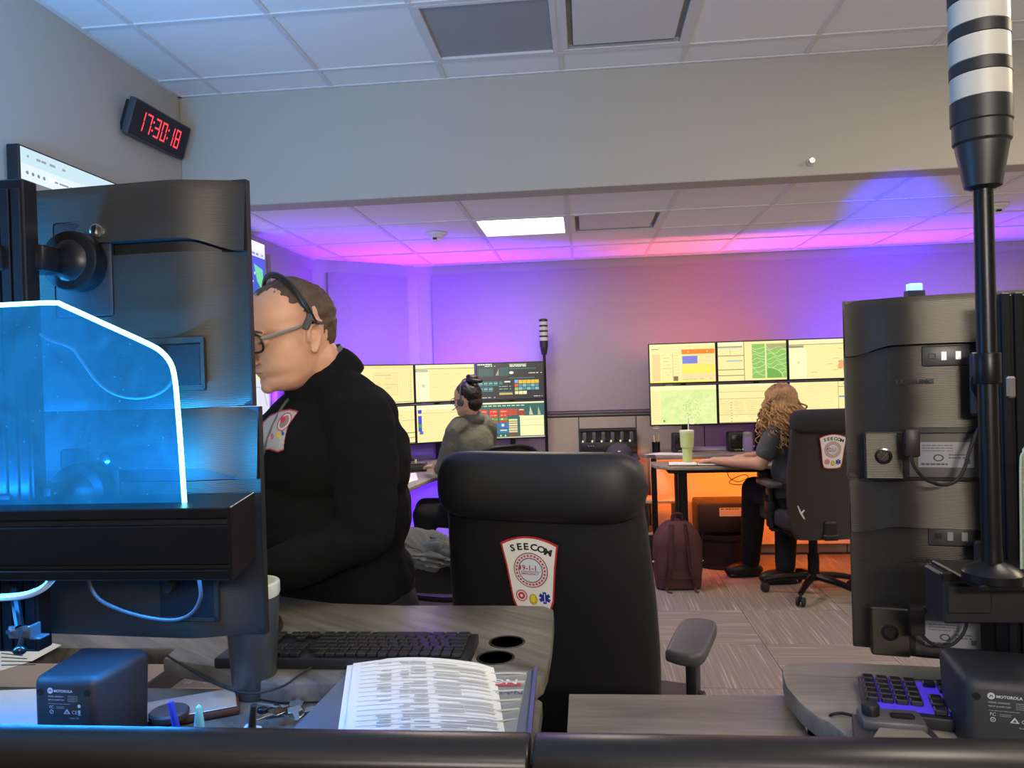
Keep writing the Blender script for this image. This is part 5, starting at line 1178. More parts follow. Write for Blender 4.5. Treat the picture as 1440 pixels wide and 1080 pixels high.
office_chair('large black leather office chair with a white shield badge, nearest chair', (-.03, 2.12, 0), R(-17), .53, M_LEATH, None, zt=1.325, zb=.52, badge_at=(-.012, 1.037, .74, 1.0), hr=.082, lean=.05, arm=.05)
rc = office_chair('charcoal shell office chair of the curly haired person, with a shield badge', (1.47, 5.26, 0), R(6), .50, M_FABB, M_CHAIRSH, zt=1.25, zb=.42, badge_at=(.0, .985, .78, 1.2), hr=.075, lean=.05)
f = Flat(); f.poly([(-.01, 0), (.012, -.035), (.02, -.035), (.004, .0), (.02, .02), (.012, .025), (-.004, .01), (-.02, .05), (-.028, .05)], (.6, .6, .56), 1); f.build('scuff_mark', M_PRINT, rc, (-.19, -.315, .60))

# mesh chair of the woman with the bun: seen only as an arc over the near chair
def mesh_chair(label, loc, rz, zt, group='mesh office chairs', W=.46):
    t = thing('mesh_chair', label, 'chair', loc, rz, group)
    arc = [(-W/2, -.22, .60), (-W/2-.01, -.24, .80), (-W/2+.03, -.26, zt-.06), (-W/4, -.275, zt-.008), (0, -.28, zt), (W/4, -.275, zt-.008), (W/2-.03, -.26, zt-.06), (W/2+.01, -.24, .80), (W/2, -.22, .60), (0, -.2, .57), (-W/2, -.22, .60)]
    MB().tube(arc, .014, 8).build('back_frame', M_BLKM, t)
    MB().grid(lambda u, v: (W*(u-.5)*(.96-.25*max(0, v-.7)), -.235-.04*v+.02*(2*u-1)**2, .60+(zt-.615-.05*(2*u-1)**4)*v-.0), 14, 10).build('back_mesh', mat('black_mesh', (.02, .018, .018), .8), t)
    MB().box(-.23, .23, -.22, .24, .46, .53, .03, 3).build('seat', M_FABB, t)
    for s_ in (-1, 1):
        MB().box(s_*.28-.04, s_*.28+.04, -.12, .13, .72, .75, .012, 2).build('armrest_pad', M_BLK, t); MB().box(s_*.28-.013, s_*.28+.013, -.03, .03, .45, .725, .005, 1).box(min(s_*.28, s_*.12), max(s_*.28, s_*.12), -.03, .03, .43, .455).build('armrest_post', M_BLK, t)
    MB().cyl((0, 0, .10), (0, 0, .46), .03, n=14).build('gas_column', M_BLKM, t)
    for k in range(5):
        a = 2*PI*k/5+.5; d = Vector((math.cos(a), math.sin(a), 0)); lg = MB().tube([d*.03+Vector((0, 0, .12)), d*.29+Vector((0, 0, .08))], [.024, .016], 8, smooth=0).build('leg', M_BLKM, t)
        MB().cyl(d*.29+Vector((-d.y, d.x, 0))*.02+Vector((0, 0, .029)), d*.29-Vector((-d.y, d.x, 0))*.02+Vector((0, 0, .029)), .029, n=16).cyl(d*.29+Vector((0, 0, .03)), d*.29+Vector((0, 0, .08)), .008).build('caster', M_RUB, lg)
    return t
mesh_chair('black mesh office chair of the woman with the hair bun', (-.62, 4.95, 0), R(28), 1.075)
P = at(605, 800, Y=3.2)
mesh_chair('black mesh chair with a grey jacket over it, behind the standing man', (-.68, 3.42, 0), R(-12), .84, W=.40)
# crumpled jacket
def jk(u, v):  # folded cloth
    a = 2*PI*u; s_ = (v-.5)*2; r_ = math.sqrt(max(0, 1-s_*s_))
    p = Vector((.165*s_, .085*math.cos(a)*r_**.5, .075*math.sin(a)*r_**.5)); q = Vector((p.x*9+3*p.z*9, p.y*12, p.z*20))
    rdg = 1-abs(noise.noise(q))*2.2; rdg2 = 1-abs(noise.noise(q*2.1+Vector((5, 1, 2))))*2.0
    return p*(1+.32*(rdg-.5)+.16*(rdg2-.5)+.5*noise.noise(p*14))+Vector((0, 0, -.02*s_+.035*noise.noise(p*9)))
o = MB().grid(jk, 72, 64, close_u=True).build('jacket', mat('grey_cotton', (.13, .13, .125), .95, bump=('noise', 400, None, .3, .001)), None, 80, loc=(at(602, 775, Y=3.10).x-.02, 3.115, at(602, 775, Y=3.10).z+.005))
tag(o, 'crumpled grey jacket thrown over the back of a black chair', 'jacket')

# ================================================================== PEOPLE
from mathutils.bvhtree import BVHTree
from mathutils.geometry import tessellate_polygon
def lerp_tab(tab, z):
    if z <= tab[0][0]: return tab[0][1]
    for (a, va), (b, vb) in zip(tab, tab[1:]):
        if z <= b:
            t = (z-a)/(b-a); t = t*t*(3-2*t) if 0 else t
            return va+(vb-va)*t
    return tab[-1][1]
FRONT = [(-.118, .030), (-.112, .066), (-.100, .086), (-.088, .088), (-.078, .083), (-.066, .092), (-.058, .092), (-.046, .089), (-.02, .088), (.0, .084), (.012, .088), (.024, .097), (.05, .098), (.075, .090), (.095, .074), (.112, .050), (.122, .022), (.125, 0)]
BACK = [(-.118, .0), (-.10, -.02), (-.085, -.045), (-.06, -.064), (-.03, -.082), (.0, -.095), (.04, -.103), (.07, -.096), (.095, -.078), (.112, -.052), (.122, -.024), (.125, 0)]
SIDE = [(-.118, .018), (-.110, .036), (-.098, .048), (-.08, .058), (-.055, .066), (-.02, .071), (.01, .073), (.045, .077), (.07, .072), (.095, .058), (.112, .038), (.122, .018), (.125, 0)]
def head_pt(a, z, g=0.0, wide=1.0, male=1.0):
    """a = angle round the head from the front; z = height from the eye line"""
    xf, xb, w_ = lerp_tab(FRONT, z), lerp_tab(BACK, z), lerp_tab(SIDE, z)*(wide if z < .02 else 1+(wide-1)*.4)
    xc = xb+(xf-xb)*.46; ca, sa = math.cos(a), math.sin(a)
    R1 = (xf-xc) if ca > 0 else (xc-xb); e = .90
    x = xc+R1*abs(ca)**e*(1 if ca > 0 else -1); y = w_*abs(sa)**e*(1 if sa > 0 else -1)
    # eye sockets
    if ca > 0:
        for s_ in (-1, 1):
            d2 = ((y-s_*.033)/.020)**2+((z-.0)/.014)**2
            x -= .010*math.exp(-d2)
        x += .004*math.exp(-((abs(y)-.045)/.02)**2-((z+.035)/.02)**2)*wide
    p = Vector((x, y, z)); c = Vector((xc, 0, max(-.05, min(.05, z)*.6)))
    if g: p += (p-c).normalized()*g
    return p
def head_mesh(mb, H, wide=1.0):
    mb.M = H; t_ = MB()
    zs = [-.118+.243*(j/30) for j in range(31)]
    tb = bmesh.new(); n = 40; rings = [[tb.verts.new(head_pt(2*PI*i/n, z, 0, wide)) for i in range(n)] for z in zs[:-1]]
    for r0_, r1_ in zip(rings, rings[1:]):
        for i in range(n): tb.faces.new((r0_[i], r0_[(i+1) % n], r1_[(i+1) % n], r1_[i]))
    tb.faces.new(rings[0][::-1]); tb.faces.new(rings[-1]); mb._in(tb)
    # nose, lips, brow, eyeballs with lids, ears
    for k in range(8):
        f = k/7; mb.ell((.086+.028*f, 0, .006-.040*f), (.010+.003*f, .0075+.004*f, .011), n=10)
    mb.ell((.112, 0, -.038), (.012, .010, .009), n=10)
    for s_ in (-1, 1):
        mb.ell((.102, s_*.012, -.041), (.010, .008, .008), n=10)
        mb.ell((.080, s_*.031, .0), (.012, .0135, .0125), n=12)
        mb.ell((.090, s_*.030, .019), (.009, .020, .006), Matrix.Rotation(s_*R(-8), 4, 'X'), n=10)
        E_ = Matrix.Translation((-.004, s_*(.074*wide), -.012)) @ Matrix.Rotation(s_*R(28), 4, 'Z') @ Matrix.Rotation(R(-8), 4, 'Y')
        sv = mb.M; mb.M = H @ E_
        mb.tube([(.012, 0, -.006), (.014, s_*.004, .016), (.004, s_*.008, .030), (-.012, s_*.009, .027), (-.018, s_*.009, .010), (-.012, s_*.008, -.012), (.0, s_*.005, -.028), (.008, s_*.002, -.020)], .0048, 8, smooth=3)
        mb.ell((-.001, s_*.001, 0), (.012, .004, .024), n=10); mb.ell((-.006, s_*.006, .004), (.004, .003, .014), n=8)
        mb.M = sv
    mb.ell((.086, 0, -.0605), (.009, .023, .0055), n=12); mb.ell((.085, 0, -.0695), (.0085, .020, .0062), n=12)
    mb.ell((.078, 0, -.100), (.015, .020, .014), n=12)
    mb.M = Matrix.Identity(4)
def limb(mb, pts, rs):
    for (a, ra_), (b, rb_) in zip(zip(pts, rs), list(zip(pts, rs))[1:]):
        a, b = Vector(a), Vector(b); mb.cyl(a, b, ra_, rb_, 16); mb.ell(a, (ra_,)*3, n=16); mb.ell(b, (rb_,)*3, n=16)
def ellrot(mb, c, r, fwd, up=(0, 0, 1)):
    """ellipsoid with radii (forward, sideways, up) in a body frame"""
    f = Vector(fwd).normalized(); u = Vector(up).normalized(); l = u.cross(f).normalized(); u = f.cross(l)
    M = Matrix(((f.x, l.x, u.x, 0), (f.y, l.y, u.y, 0), (f.z, l.z, u.z, 0), (0, 0, 0, 1))); mb.ell(Vector(c), r, M, 20)
def hand(mb, wrist, d, up, s=1.0, curl=.5, side=1):
    """palm and five separate bent fingers; d = pointing direction, up = back of the hand, side = +1 thumb to the left of d"""
    w_ = Vector(wrist); d = Vector(d).normalized(); up = (Vector(up)-d*Vector(up).dot(d)).normalized(); l = up.cross(d)*side
    ellrot(mb, w_+d*.045*s, (.052*s, .042*s, .016*s), d, up)
    for k, (off, ln_) in enumerate(((.030, .068), (.010, .078), (-.010, .073), (-.029, .057))):
        p = w_+d*.078*s+l*off*s; q = d.copy(); pts = [p-d*.02*s]; c = curl*(.9+.12*k)
        for seg, fr_ in enumerate((.45, .32, .23)):
            q = (q*math.cos(c*.5)-up*math.sin(c*.5)).normalized() if seg else (q-up*c*.25+l*off*1.2).normalized()
            pts.append(pts[-1]+q*(ln_*fr_+(.02 if not seg else 0))*s)
        limb(mb, pts, [.0095*s, .0090*s, .0082*s, .0072*s])
    t0_ = w_+d*.022*s+l*.034*s; t1_ = t0_+(d*.6+l*.75-up*.25).normalized()*.034*s; t2_ = t1_+(d*.9+l*.25-up*.3).normalized()*.028*s
    limb(mb, [t0_-l*.014*s, t1_, t2_], [.013*s, .0105*s, .0085*s])
def remesh(mb, name, m, parent, vox, smooth=4, disp=None):
    me = bpy.data.meshes.new('tmp'); mb.bm.to_mesh(me); mb.bm.free(); o = bpy.data.objects.new('tmp', me); COL.objects.link(o)
    r_ = o.modifiers.new('r', 'REMESH'); r_.mode = 'VOXEL'; r_.voxel_size = vox; r_.use_smooth_shade = True
    if smooth: s_ = o.modifiers.new('s', 'SMOOTH'); s_.factor = .5; s_.iterations = smooth
    dg = bpy.context.evaluated_depsgraph_get(); me2 = bpy.data.meshes.new_from_object(o.evaluated_get(dg)); bpy.data.objects.remove(o)
    if disp:
        nm = [v.normal.copy() for v in me2.vertices]
        for v, n_ in zip(me2.vertices, nm): v.co += n_*disp(v.co)
    me2.materials.clear(); me2.materials.append(m); me2.name = name; me2.shade_smooth()
    for p in me2.polygons: p.material_index = 0
    ob = bpy.data.objects.new(name, me2); COL.objects.link(ob); ob.parent = parent; return ob
def head_matrix(c, fwd, pitch, s, roll=0):
    f = Vector((fwd[0], fwd[1], 0)).normalized(); l = Vector((-f.y, f.x, 0)); B_ = Matrix(((f.x, l.x, 0, c[0]), (f.y, l.y, 0, c[1]), (0, 0, 1, c[2]), (0, 0, 0, 1)))
    return B_ @ Matrix.Rotation(pitch, 4, 'Y') @ Matrix.Rotation(roll, 4, 'X') @ Matrix.Scale(s, 4)
def hair_cap(H, fn, thick, m, parent, wide=1.0, freq=90, name='hair', na=96, nz=60):
    tb = bmesh.new(); G_ = []
    for i in range(na):
        row = []
        for j in range(nz+1):
            z = -.10+.2245*j/nz; a = 2*PI*i/na; k = fn(a, z); g = -.006+(thick+.006)*max(0, min(1, k*12)) ; p0_ = head_pt(a, z, 0, wide)
            g += (.0035*noise.noise(p0_*freq)+.002*noise.noise(Vector((a*40, z*30, 1))))*(1 if k > 0 else 0)
            row.append((tb.verts.new(H @ head_pt(a, z, g, wide)), k))
        G_.append(row)
    for i in range(na):
        for j in range(nz):
            q = [G_[i][j], G_[(i+1) % na][j], G_[(i+1) % na][j+1], G_[i][j+1]]
            if max(k for _, k in q) > 0: tb.faces.new([v for v, _ in q])
    tf = [G_[i][nz][0] for i in range(na)]; tb.faces.new(tf)
    bmesh.ops.delete(tb, geom=[v for v in tb.verts if not v.link_faces], context='VERTS')
    mb = MB(); mb._in(tb); return mb.build(name, m, parent, 80)
def folds(amp, f=1.0):
    return lambda c: amp*(noise.noise(Vector((c.x*9*f, c.y*9*f, c.z*14*f)))*1.0+.5*noise.noise(Vector((c.x*22*f, c.y*22*f, c.z*34*f))))

# ---------------------------------------------------------------- standing man
man = thing('person', 'standing man in a black fleece with glasses and headset, head bowed, beside the near monitors', 'person')
hc = at(409, 473, Y=1.78); fw = Vector((-math.cos(R(38)), -math.sin(R(38)), 0)); fh = Vector((-math.cos(R(49)), -math.sin(R(49)), 0)); lf = Vector((-fw.y, fw.x, 0))
HM = head_matrix(hc, fh, R(11), 1.07)
nb = Vector((-.640, 1.885, 1.470))
def man_parts(mb, g, cloth):
    """g = how far the surface lies outside the skin"""
    fb = fw
    ellrot(mb, (-.660, 1.895, 1.325), (.172+g, .205+g, .175), fb, (-.1, 0, 1)); ellrot(mb, (-.660, 1.915, 1.16), (.190+g, .195+g, .20), fb)
    ellrot(mb, (-.715, 1.895, 1.12), (.150+g, .170+g, .16), fb); ellrot(mb, (-.625, 1.94, .99), (.150+g, .185+g, .15), fb)
    ellrot(mb, (-.605, 1.915, 1.42), (.100+g, .155+g, .085), fb); ellrot(mb, (-.590, 1.925, 1.30), (.12+g, .155+g, .15), fb)
    limb(mb, [nb+Vector((.0, 0, .0)), nb+lf*.13-Vector((0, 0, .025)), nb+lf*.185-Vector((0, 0, .065))], [.070+g, .066+g, .068+g])
    limb(mb, [nb, nb-lf*.13-Vector((0, 0, .025)), nb-lf*.185-Vector((0, 0, .065))], [.070+g, .066+g, .068+g])
    LE, LH = Vector((-.510, 1.70, 1.155)), Vector((-.765, 1.630, 1.065)); RE, RH = Vector((-.80, 2.06, 1.15)), Vector((-.93, 1.82, 1.06))
    limb(mb, [nb+lf*.185-Vector((0, 0, .065)), (nb+lf*.185+LE)/2+Vector((.012, 0, -.02)), LE], [.066+g, .060+g, .050+g]); limb(mb, [LE, (LE+LH)/2, LH], [.050+g, .044+g, .032+g])
    limb(mb, [nb-lf*.185-Vector((0, 0, .065)), RE], [.064+g, .048+g]); limb(mb, [RE, RH], [.048+g, .032+g])
    return LH, RH, LE, RE
hipL, hipR = Vector((-.57, 1.87, .90)), Vector((-.68, 2.01, .90))
def man_legs(mb, g):
    for hp, dx_ in ((hipL, .0), (hipR, .03)):
        limb(mb, [hp, hp+Vector((-.01, .01, -.42)), hp+Vector((.02, .02, -.82))], [.098+g, .070+g, .050+g])
    ellrot(mb, (-.59, 1.935, .92), (.125+g, .17+g, .12), fw)
mb = MB(); LH, RH, LE, RE = man_parts(mb, 0, False); man_legs(mb, 0)
limb(mb, [nb-Vector((0, 0, .02)), hc+Vector((.040, .030, -.055))], [.068, .066]); ellrot(mb, hc+Vector((.0, .006, -.088)), (.068, .060, .040), fw)
head_mesh(mb, HM, 1.10)
for w_, e_, sd in ((LH, LE, -1), (RH, RE, 1)): hand(mb, w_, (w_-e_)-Vector((0, 0, .06)), (0, -.1, 1), 1.05, .6, sd)
for hp in (hipL, hipR):
    a_ = hp+Vector((.02, .02, -.82)); limb(mb, [a_, a_+fw*.15-Vector((0, 0, .03))], [.045, .030])
remesh(mb, 'body', M_SKIN, man, .0042, 2)
mb = MB(); man_parts(mb, .014, True)
fl_ = remesh(mb, 'fleece_pullover', M_FLEECE, man, .010, 4, folds(.008)); bvh = BVHTree.FromPolygons([v.co for v in fl_.data.vertices], [p.vertices for p in fl_.data.polygons])
mb = MB(); man_legs(mb, .012); remesh(mb, 'trousers', M_PANTS, man, .012, 4, folds(.006))
for hp in (hipL, hipR):
    a_ = hp+Vector((.02, .02, -.86)); s_ = MB(); ellrot(s_, a_+fw*.05+Vector((0, 0, .005)), (.14, .052, .04), fw); s_.box(-.1, .1, -.05, .05, 0, .02, .008, 1, M=Matrix.Translation((a_.x+fw.x*.05, a_.y+fw.y*.05, 0)) @ Matrix.Rotation(math.atan2(fw.y, fw.x), 4, 'Z')); remesh(s_, 'shoe', M_BLK, man, .008, 3)
def on_body(px, py, tree=bvh, off=.002, back=None):
    d_ = (at(px, py, Y=1.5)-CAM).normalized(); hit = tree.ray_cast(CAM, d_)
    return (hit[0]+hit[1]*off*(1 if hit[1].dot(d_) < 0 else -1)) if hit[0] else (back or at(px, py, Y=1.78))
# stand-up collar folded over, inner grey collar, zip and chest badge
cax = (hc+Vector((.055, .045, -.10)))
def ring(c, axis, r, pr, tk, n=40, open_a=0):
    ax = Vector(axis).normalized(); f_ = (fw-ax*fw.dot(ax)).normalized(); l_ = ax.cross(f_)
    return lambda u, v: c+f_*(r*1.05*math.cos(2*PI*u))+l_*(r*math.sin(2*PI*u))+ax*(pr*(v-.5)*2)+(f_*math.cos(2*PI*u)+l_*math.sin(2*PI*u))*tk*math.sin(PI*v)
mb = MB(); cc = Vector((-.652, 1.848, 1.520)); axn = Vector((fw.x*.55, fw.y*.55, 1)).normalized()
mb.grid(lambda u, v: ring(cc, axn, .083, 0, 0)(u, .5)+axn.normalized()*(.036*math.sin(2*PI*v))+(ring(cc, axn, 1, 0, 0)(u, .5)-cc)*(.012*math.cos(2*PI*v)-.010*math.sin(2*PI*v)), 48, 16, close_u=True)
mb.build('collar', M_FLEECE, man, 80)
mb = MB(); mb.grid(lambda u, v: ring(cc, axn, .074, 0, 0)(u, .5)+axn.normalized()*(.044*math.sin(2*PI*v)+.004)+(ring(cc, axn, 1, 0, 0)(u, .5)-cc)*(.003*math.cos(2*PI*v)), 40, 10, close_u=True)
mb.build('shirt_collar', mat('grey_collar', (.10, .11, .11), .8), man, 80)
MB().tube([on_body(x, y) for x, y in ((412, 556), (400, 570), (388, 592), (378, 616), (370, 642), (364, 668))], .0045, 6, flat=.6).build('zip_placket', mat('olive_placket', (.10, .11, .085), .6), man)
cb = [(367, 635), (364, 624), (366, 608), (371, 594), (381, 585), (396, 578), (409, 576), (421, 579), (414, 588), (406, 600), (403, 612), (401, 622), (400, 633), (392, 636), (380, 632)]
def inside(x, y, P_):
    c = False
    for (x1, y1), (x2, y2) in zip(P_, P_[1:]+P_[:1]):
        if (y1 > y) != (y2 > y) and x < (x2-x1)*(y-y1)/(y2-y1)+x1: c = not c
    return c
def surf_poly(name, layers):
    """embroidered badge lying on the curved chest: small cells, each in the colour of its top layer"""
    me = bpy.data.meshes.new(name); V, Fc, Cc = [], [], []; idx = {}; st = .7
    xs_ = [p[0] for p in layers[0][0]]; ys_ = [p[1] for p in layers[0][0]]
    def vid(i_, j_):
        if (i_, j_) not in idx: idx[(i_, j_)] = len(V); V.append(on_body(min(xs_)+i_*st, min(ys_)+j_*st, off=.003))
        return idx[(i_, j_)]
    for i_ in range(int((max(xs_)-min(xs_))/st)+1):
        for j_ in range(int((max(ys_)-min(ys_))/st)+1):
            x, y = min(xs_)+(i_+.5)*st, min(ys_)+(j_+.5)*st; c = None
            for P_, col in layers:
                if inside(x, y, P_): c = col
            if c and inside(x, y, layers[0][0]): Fc.append((vid(i_, j_), vid(i_, j_+1), vid(i_+1, j_+1), vid(i_+1, j_))); Cc.append(c)
    me.from_pydata([tuple(v) for v in V], [], Fc); me.materials.append(M_PRINT); ca_ = me.color_attributes.new('Col', 'FLOAT_COLOR', 'CORNER')
    for p, c in zip(me.polygons, Cc):
        for li in p.loop_indices: ca_.data[li].color = (*c, 1)
    o = bpy.data.objects.new(name, me); COL.objects.link(o); o.parent = man; return o
def shr(pts_, k, c=None):
    cx2 = sum(p[0] for p in pts_)/len(pts_); cy2 = sum(p[1] for p in pts_)/len(pts_); return [(cx2+(p[0]-cx2)*k, cy2+(p[1]-cy2)*k) for p in pts_]
def eo(cx2, cy2, a, b, rot, n=16):
    return [(cx2+a*math.cos(2*PI*k/n)*math.cos(rot)-b*math.sin(2*PI*k/n)*math.sin(rot), cy2+a*math.cos(2*PI*k/n)*math.sin(rot)+b*math.sin(2*PI*k/n)*math.cos(rot)) for k in range(n)]
surf_poly('chest_badge', [(cb, (.35, .03, .04)), (shr(cb, .93), (.36, .34, .36)), (eo(401, 594, 14.5, 8, -1.0), (.30, .05, .07)), (eo(401, 594, 12.8, 6.6, -1.0), (.62, .48, .48)), (eo(401, 594, 10, 4.8, -1.0), (.20, .17, .16)), (eo(399, 591, 5, 3.2, -1.0), (.45, .03, .05)), (eo(393, 612, 5.5, 3, 1.35), (.62, .38, .03)), (eo(398.5, 610, 3.4, 1.8, 1.4), (.02, .06, .35)), (eo(384, 614, 4.5, 2.2, 1.5), (.42, .10, .15))])
# hair, brows, glasses, headset
def man_hair(a, z):
    c = math.cos(a); front = .072-.010*(1 if 0 else 0)
    line = front if c > .55 else (front-(.55-c)*.11 if c > .05 else (.017 if c > -.02 else (.017-(-.02-c)*.15)))
    if -.25 < c < .02: line = max(line, .018)
    return z-line if z < .2 else 0
hair_cap(HM, man_hair, .0075, M_HAIRB, man, 1.10)
mb = MB(); mb.M = HM
for s_ in (-1, 1): mb.tube([(.096, s_*.016, .019), (.097, s_*.030, .025), (.088, s_*.048, .020)], [.0032, .0036, .002], 6)
mb.build('eyebrows', M_HAIRB, man)
mb = MB(); mb.M = HM
for s_ in (-1, 1): mb.ell((.0865, s_*.031, -.001), (.0075, .010, .0035), n=12)
mb.build('eyes', mat('dark_eye', (.03, .02, .02), .2), man)
mb = MB(); mb.M = HM
mb.ell((.0935, 0, -.0650), (.0035, .020, .0011), n=12); mb.build('mouth_line', mat('lip_shadow', (.25, .09, .08), .5), man)
GM = HM @ Matrix.Translation((.108, 0, .0)) @ Matrix.Rotation(R(6), 4, 'Y')
gl = MB(); gl.M = GM
for s_ in (-1, 1):
    pts_ = []
    for k in range(25):
        a = 2*PI*k/24; ca, sa = math.cos(a), math.sin(a); pts_.append((-.006*abs(ca)*(1 if ca*s_ > 0 else 0)-.002, s_*.036+.028*abs(ca)**.6*(1 if ca > 0 else -1), .0195*abs(sa)**.6*(1 if sa > 0 else -1)))
    gl.tube(pts_, .0026, 6, smooth=0)
gl.tube([(-.001, -.010, .004), (.003, 0, .006), (-.001, .010, .004)], .0018, 6)
gr_ = gl.build('glasses_frame', M_BLKG, man)
gl = MB(); gl.M = GM
for s_ in (-1, 1): gl.tube([(-.010, s_*.062, .008), (-.04, s_*.082, .010), (-.085, s_*.084, .010), (-.112, s_*.081, .012), (-.128, s_*.080, .0)], .0024, 6, flat=1.6)
gl.build('glasses_temple', mat('grey_temple', (.30, .29, .27), .3, .4), man)
gl = MB(); gl.M = GM
for s_ in (-1, 1): gl.prism([(s_*.036+.024*math.copysign(abs(math.cos(2*PI*k/20))**.6, math.cos(2*PI*k/20)), .015*math.copysign(abs(math.sin(2*PI*k/20))**.6, math.sin(2*PI*k/20))) for k in range(20)], -.0005, .0005, M=Matrix.Translation((-.003, 0, 0)) @ Matrix(((0, 0, 1, 0), (1, 0, 0, 0), (0, 1, 0, 0), (0, 0, 0, 1))))
gl.build('lenses', M_GLASSD, man)
hs = MB(); hs.M = HM
arc = [head_pt(0.0001, .0, 0)]
arc = []
for k in range(15):
    a = PI*(k/14); arc.append((.018-.022*math.cos(a)*0-.030*(1-math.sin(a)), .093*math.cos(a), .022+.118*math.sin(a)))
hs.tube(arc, .0045, 8, smooth=2, flat=1.7); hs.build('headset_band', M_BLKG, man)
hs = MB(); hs.M = HM
hs.tube([(-.010, .088, .055), (-.004, .0915, .036), (.006, .0925, .022), (.012, .092, .012)], [.006, .008, .009, .007], 8, flat=.7); hs.tube([(-.004, .0915, .036), (-.018, .094, .022), (-.034, .092, .018)], [.007, .006, .003], 8, flat=.7)
hs.build('headset_pad', M_DGREY, man)

# ---------------------------------------------------------------- seated woman with a bun
wo = thing('person', 'seated woman with a dark hair bun, glasses and headset at the violet desk', 'person')
hc2 = at(657, 562, Y=5.08); f2 = Vector((-.86, .50, 0)).normalized(); l2 = Vector((-f2.y, f2.x, 0)); H2 = head_matrix(hc2, f2, R(4), .93)
c2 = Vector((-.775, 5.12, 0)); fb2 = Vector((-.75, .66, 0)).normalized(); lb2 = Vector((-fb2.y, fb2.x, 0)); nb2 = Vector((c2.x+.0, c2.y, 1.235))
def wo_top(mb, g, arms=True):
    ellrot(mb, c2+Vector((0, 0, 1.06)), (.10+g, .155+g, .16), fb2); ellrot(mb, c2+Vector((.02, -.01, .86)), (.105+g, .15+g, .17), fb2); ellrot(mb, c2+Vector((.02, 0, .68)), (.125+g, .165+g, .13), fb2)
    for s_ in (-1, 1): limb(mb, [nb2-Vector((0, 0, .03)), nb2+lb2*s_*.11-Vector((0, 0, .045)), nb2+lb2*s_*.150-Vector((0, 0, .075))], [.050+g, .052+g, .050+g])
    sl = nb2+lb2*.150-Vector((0, 0, .075)); sr = nb2-lb2*.150-Vector((0, 0, .075)); el = Vector((-.955, 4.99, .91)); er = Vector((-.70, 5.36, .92))
    limb(mb, [sl, el], [.050+g, .038+g]); limb(mb, [sr, er], [.050+g, .038+g]); return el, er
mb = MB(); el, er = wo_top(mb, 0); wl = at(612, 656, Y=5.12); wl.z = max(wl.z, .885); wr = Vector((-.98, 5.52, .90))
limb(mb, [el, wl], [.036, .024]); limb(mb, [er, wr], [.036, .024]); hand(mb, wl, (wl-el).normalized()+Vector((-.3, .1, -.05)), (0, 0, 1), .92, .55, -1); hand(mb, wr, (-1, .2, -.05), (0, 0, 1), .92, .5, 1)
limb(mb, [nb2-Vector((0, 0, .03)), hc2+Vector((.02, -.01, -.06))], [.048, .048]); head_mesh(mb, H2)
hp2 = Vector((-.76, 5.10, .60))
def wo_legs(mb, g):
    ellrot(mb, hp2, (.13+g, .17+g, .11), (-1, .1, 0))
    for kn, an_ in ((Vector((-1.08, 4.93, .62)), Vector((-1.06, 5.0, .12))), (Vector((-1.12, 5.18, .62)), Vector((-1.15, 5.25, .12)))):
        limb(mb, [hp2+Vector((0, (kn.y-hp2.y)*.6, 0)), kn, an_], [.085+g, .062+g, .042+g])
wo_legs(mb, 0)
for an_ in (Vector((-1.06, 5.0, .12)), Vector((-1.15, 5.25, .12))): limb(mb, [an_, an_+Vector((-.06, .0, -.06))], [.038, .026])
remesh(mb, 'body', M_SKIN, wo, .0065, 2)
mb = MB(); wo_top(mb, .013); 
for a_, b_ in ((el, wl), (er, wr)): limb(mb, [a_, a_.lerp(b_, .55)], [.05, .042])
remesh(mb, 'shirt', M_OLIVE, wo, .010, 3, folds(.006, 1.1))
mb = MB(); limb(mb, [nb2-lb2*.03+Vector((.02, -.02, -.0)), nb2+lb2*.03+Vector((.02, -.02, .0))], [.052, .052]); mb.cyl(nb2-Vector((0, 0, .03)), nb2+Vector((-.0, 0, .025)), .066, .058, 24); remesh(mb, 'shirt_collar', M_OLIVE, wo, .007, 2)
mb = MB(); wo_legs(mb, .012); remesh(mb, 'trousers', M_PANTS, wo, .012, 3)
for an_ in (Vector((-1.06, 5.0, .05)), Vector((-1.15, 5.25, .05))): mb = MB(); ellrot(mb, an_+Vector((-.05, .0, 0)), (.125, .045, .045), (-1, .1, 0)); remesh(mb, 'shoe', M_BLK, wo, .008, 2)
def bun_hair(a, z):
    c = math.cos(a); line = .070 if c > .6 else (.070-(.6-c)*.10 if c > 0 else (.01+c*.085)); return z-line
hair_cap(H2, bun_hair, .014, M_HAIRK, wo, 1.0, 60)
mb = MB(); mb.M = H2
mb.ell((-.055, -.01, -.02), (.055, .070, .07), n=18)
mb.ell((-.052, -.010, .140), (.046, .048, .034), Matrix.Rotation(R(25), 4, 'Y'), n=18); mb.tube([(-.075+.045*math.cos(a*.55), .043*math.sin(a*.55)-.01, .128+.006*math.sin(a)) for a in range(24)], .014, 8, smooth=2)
mb.tube([(-.09, -.02, .12), (-.06, .02, .165), (-.02, .0, .158), (-.03, -.04, .13)], .012, 8); mb.build('bun', M_HAIRK, wo, 80)
gl = MB(); gl.M = H2 @ Matrix.Translation((.107, 0, -.004))
for s_ in (-1, 1): gl.tube([(-.002, s_*.034+.024*math.cos(2*PI*k/16), .020*math.sin(2*PI*k/16)) for k in range(17)], .0022, 6, smooth=0); gl.tube([(-.006, s_*.058, .004), (-.05, s_*.076, .006), (-.11, s_*.079, .008)], .002, 6)
gl.build('glasses', M_BLKG, wo)
hs = MB(); hs.M = H2
hs.tube([(.0-.02*(1-math.sin(PI*k/14)), .094*math.cos(PI*k/14), .0+.148*math.sin(PI*k/14)) for k in range(15)], .0048, 8, smooth=2, flat=1.4)
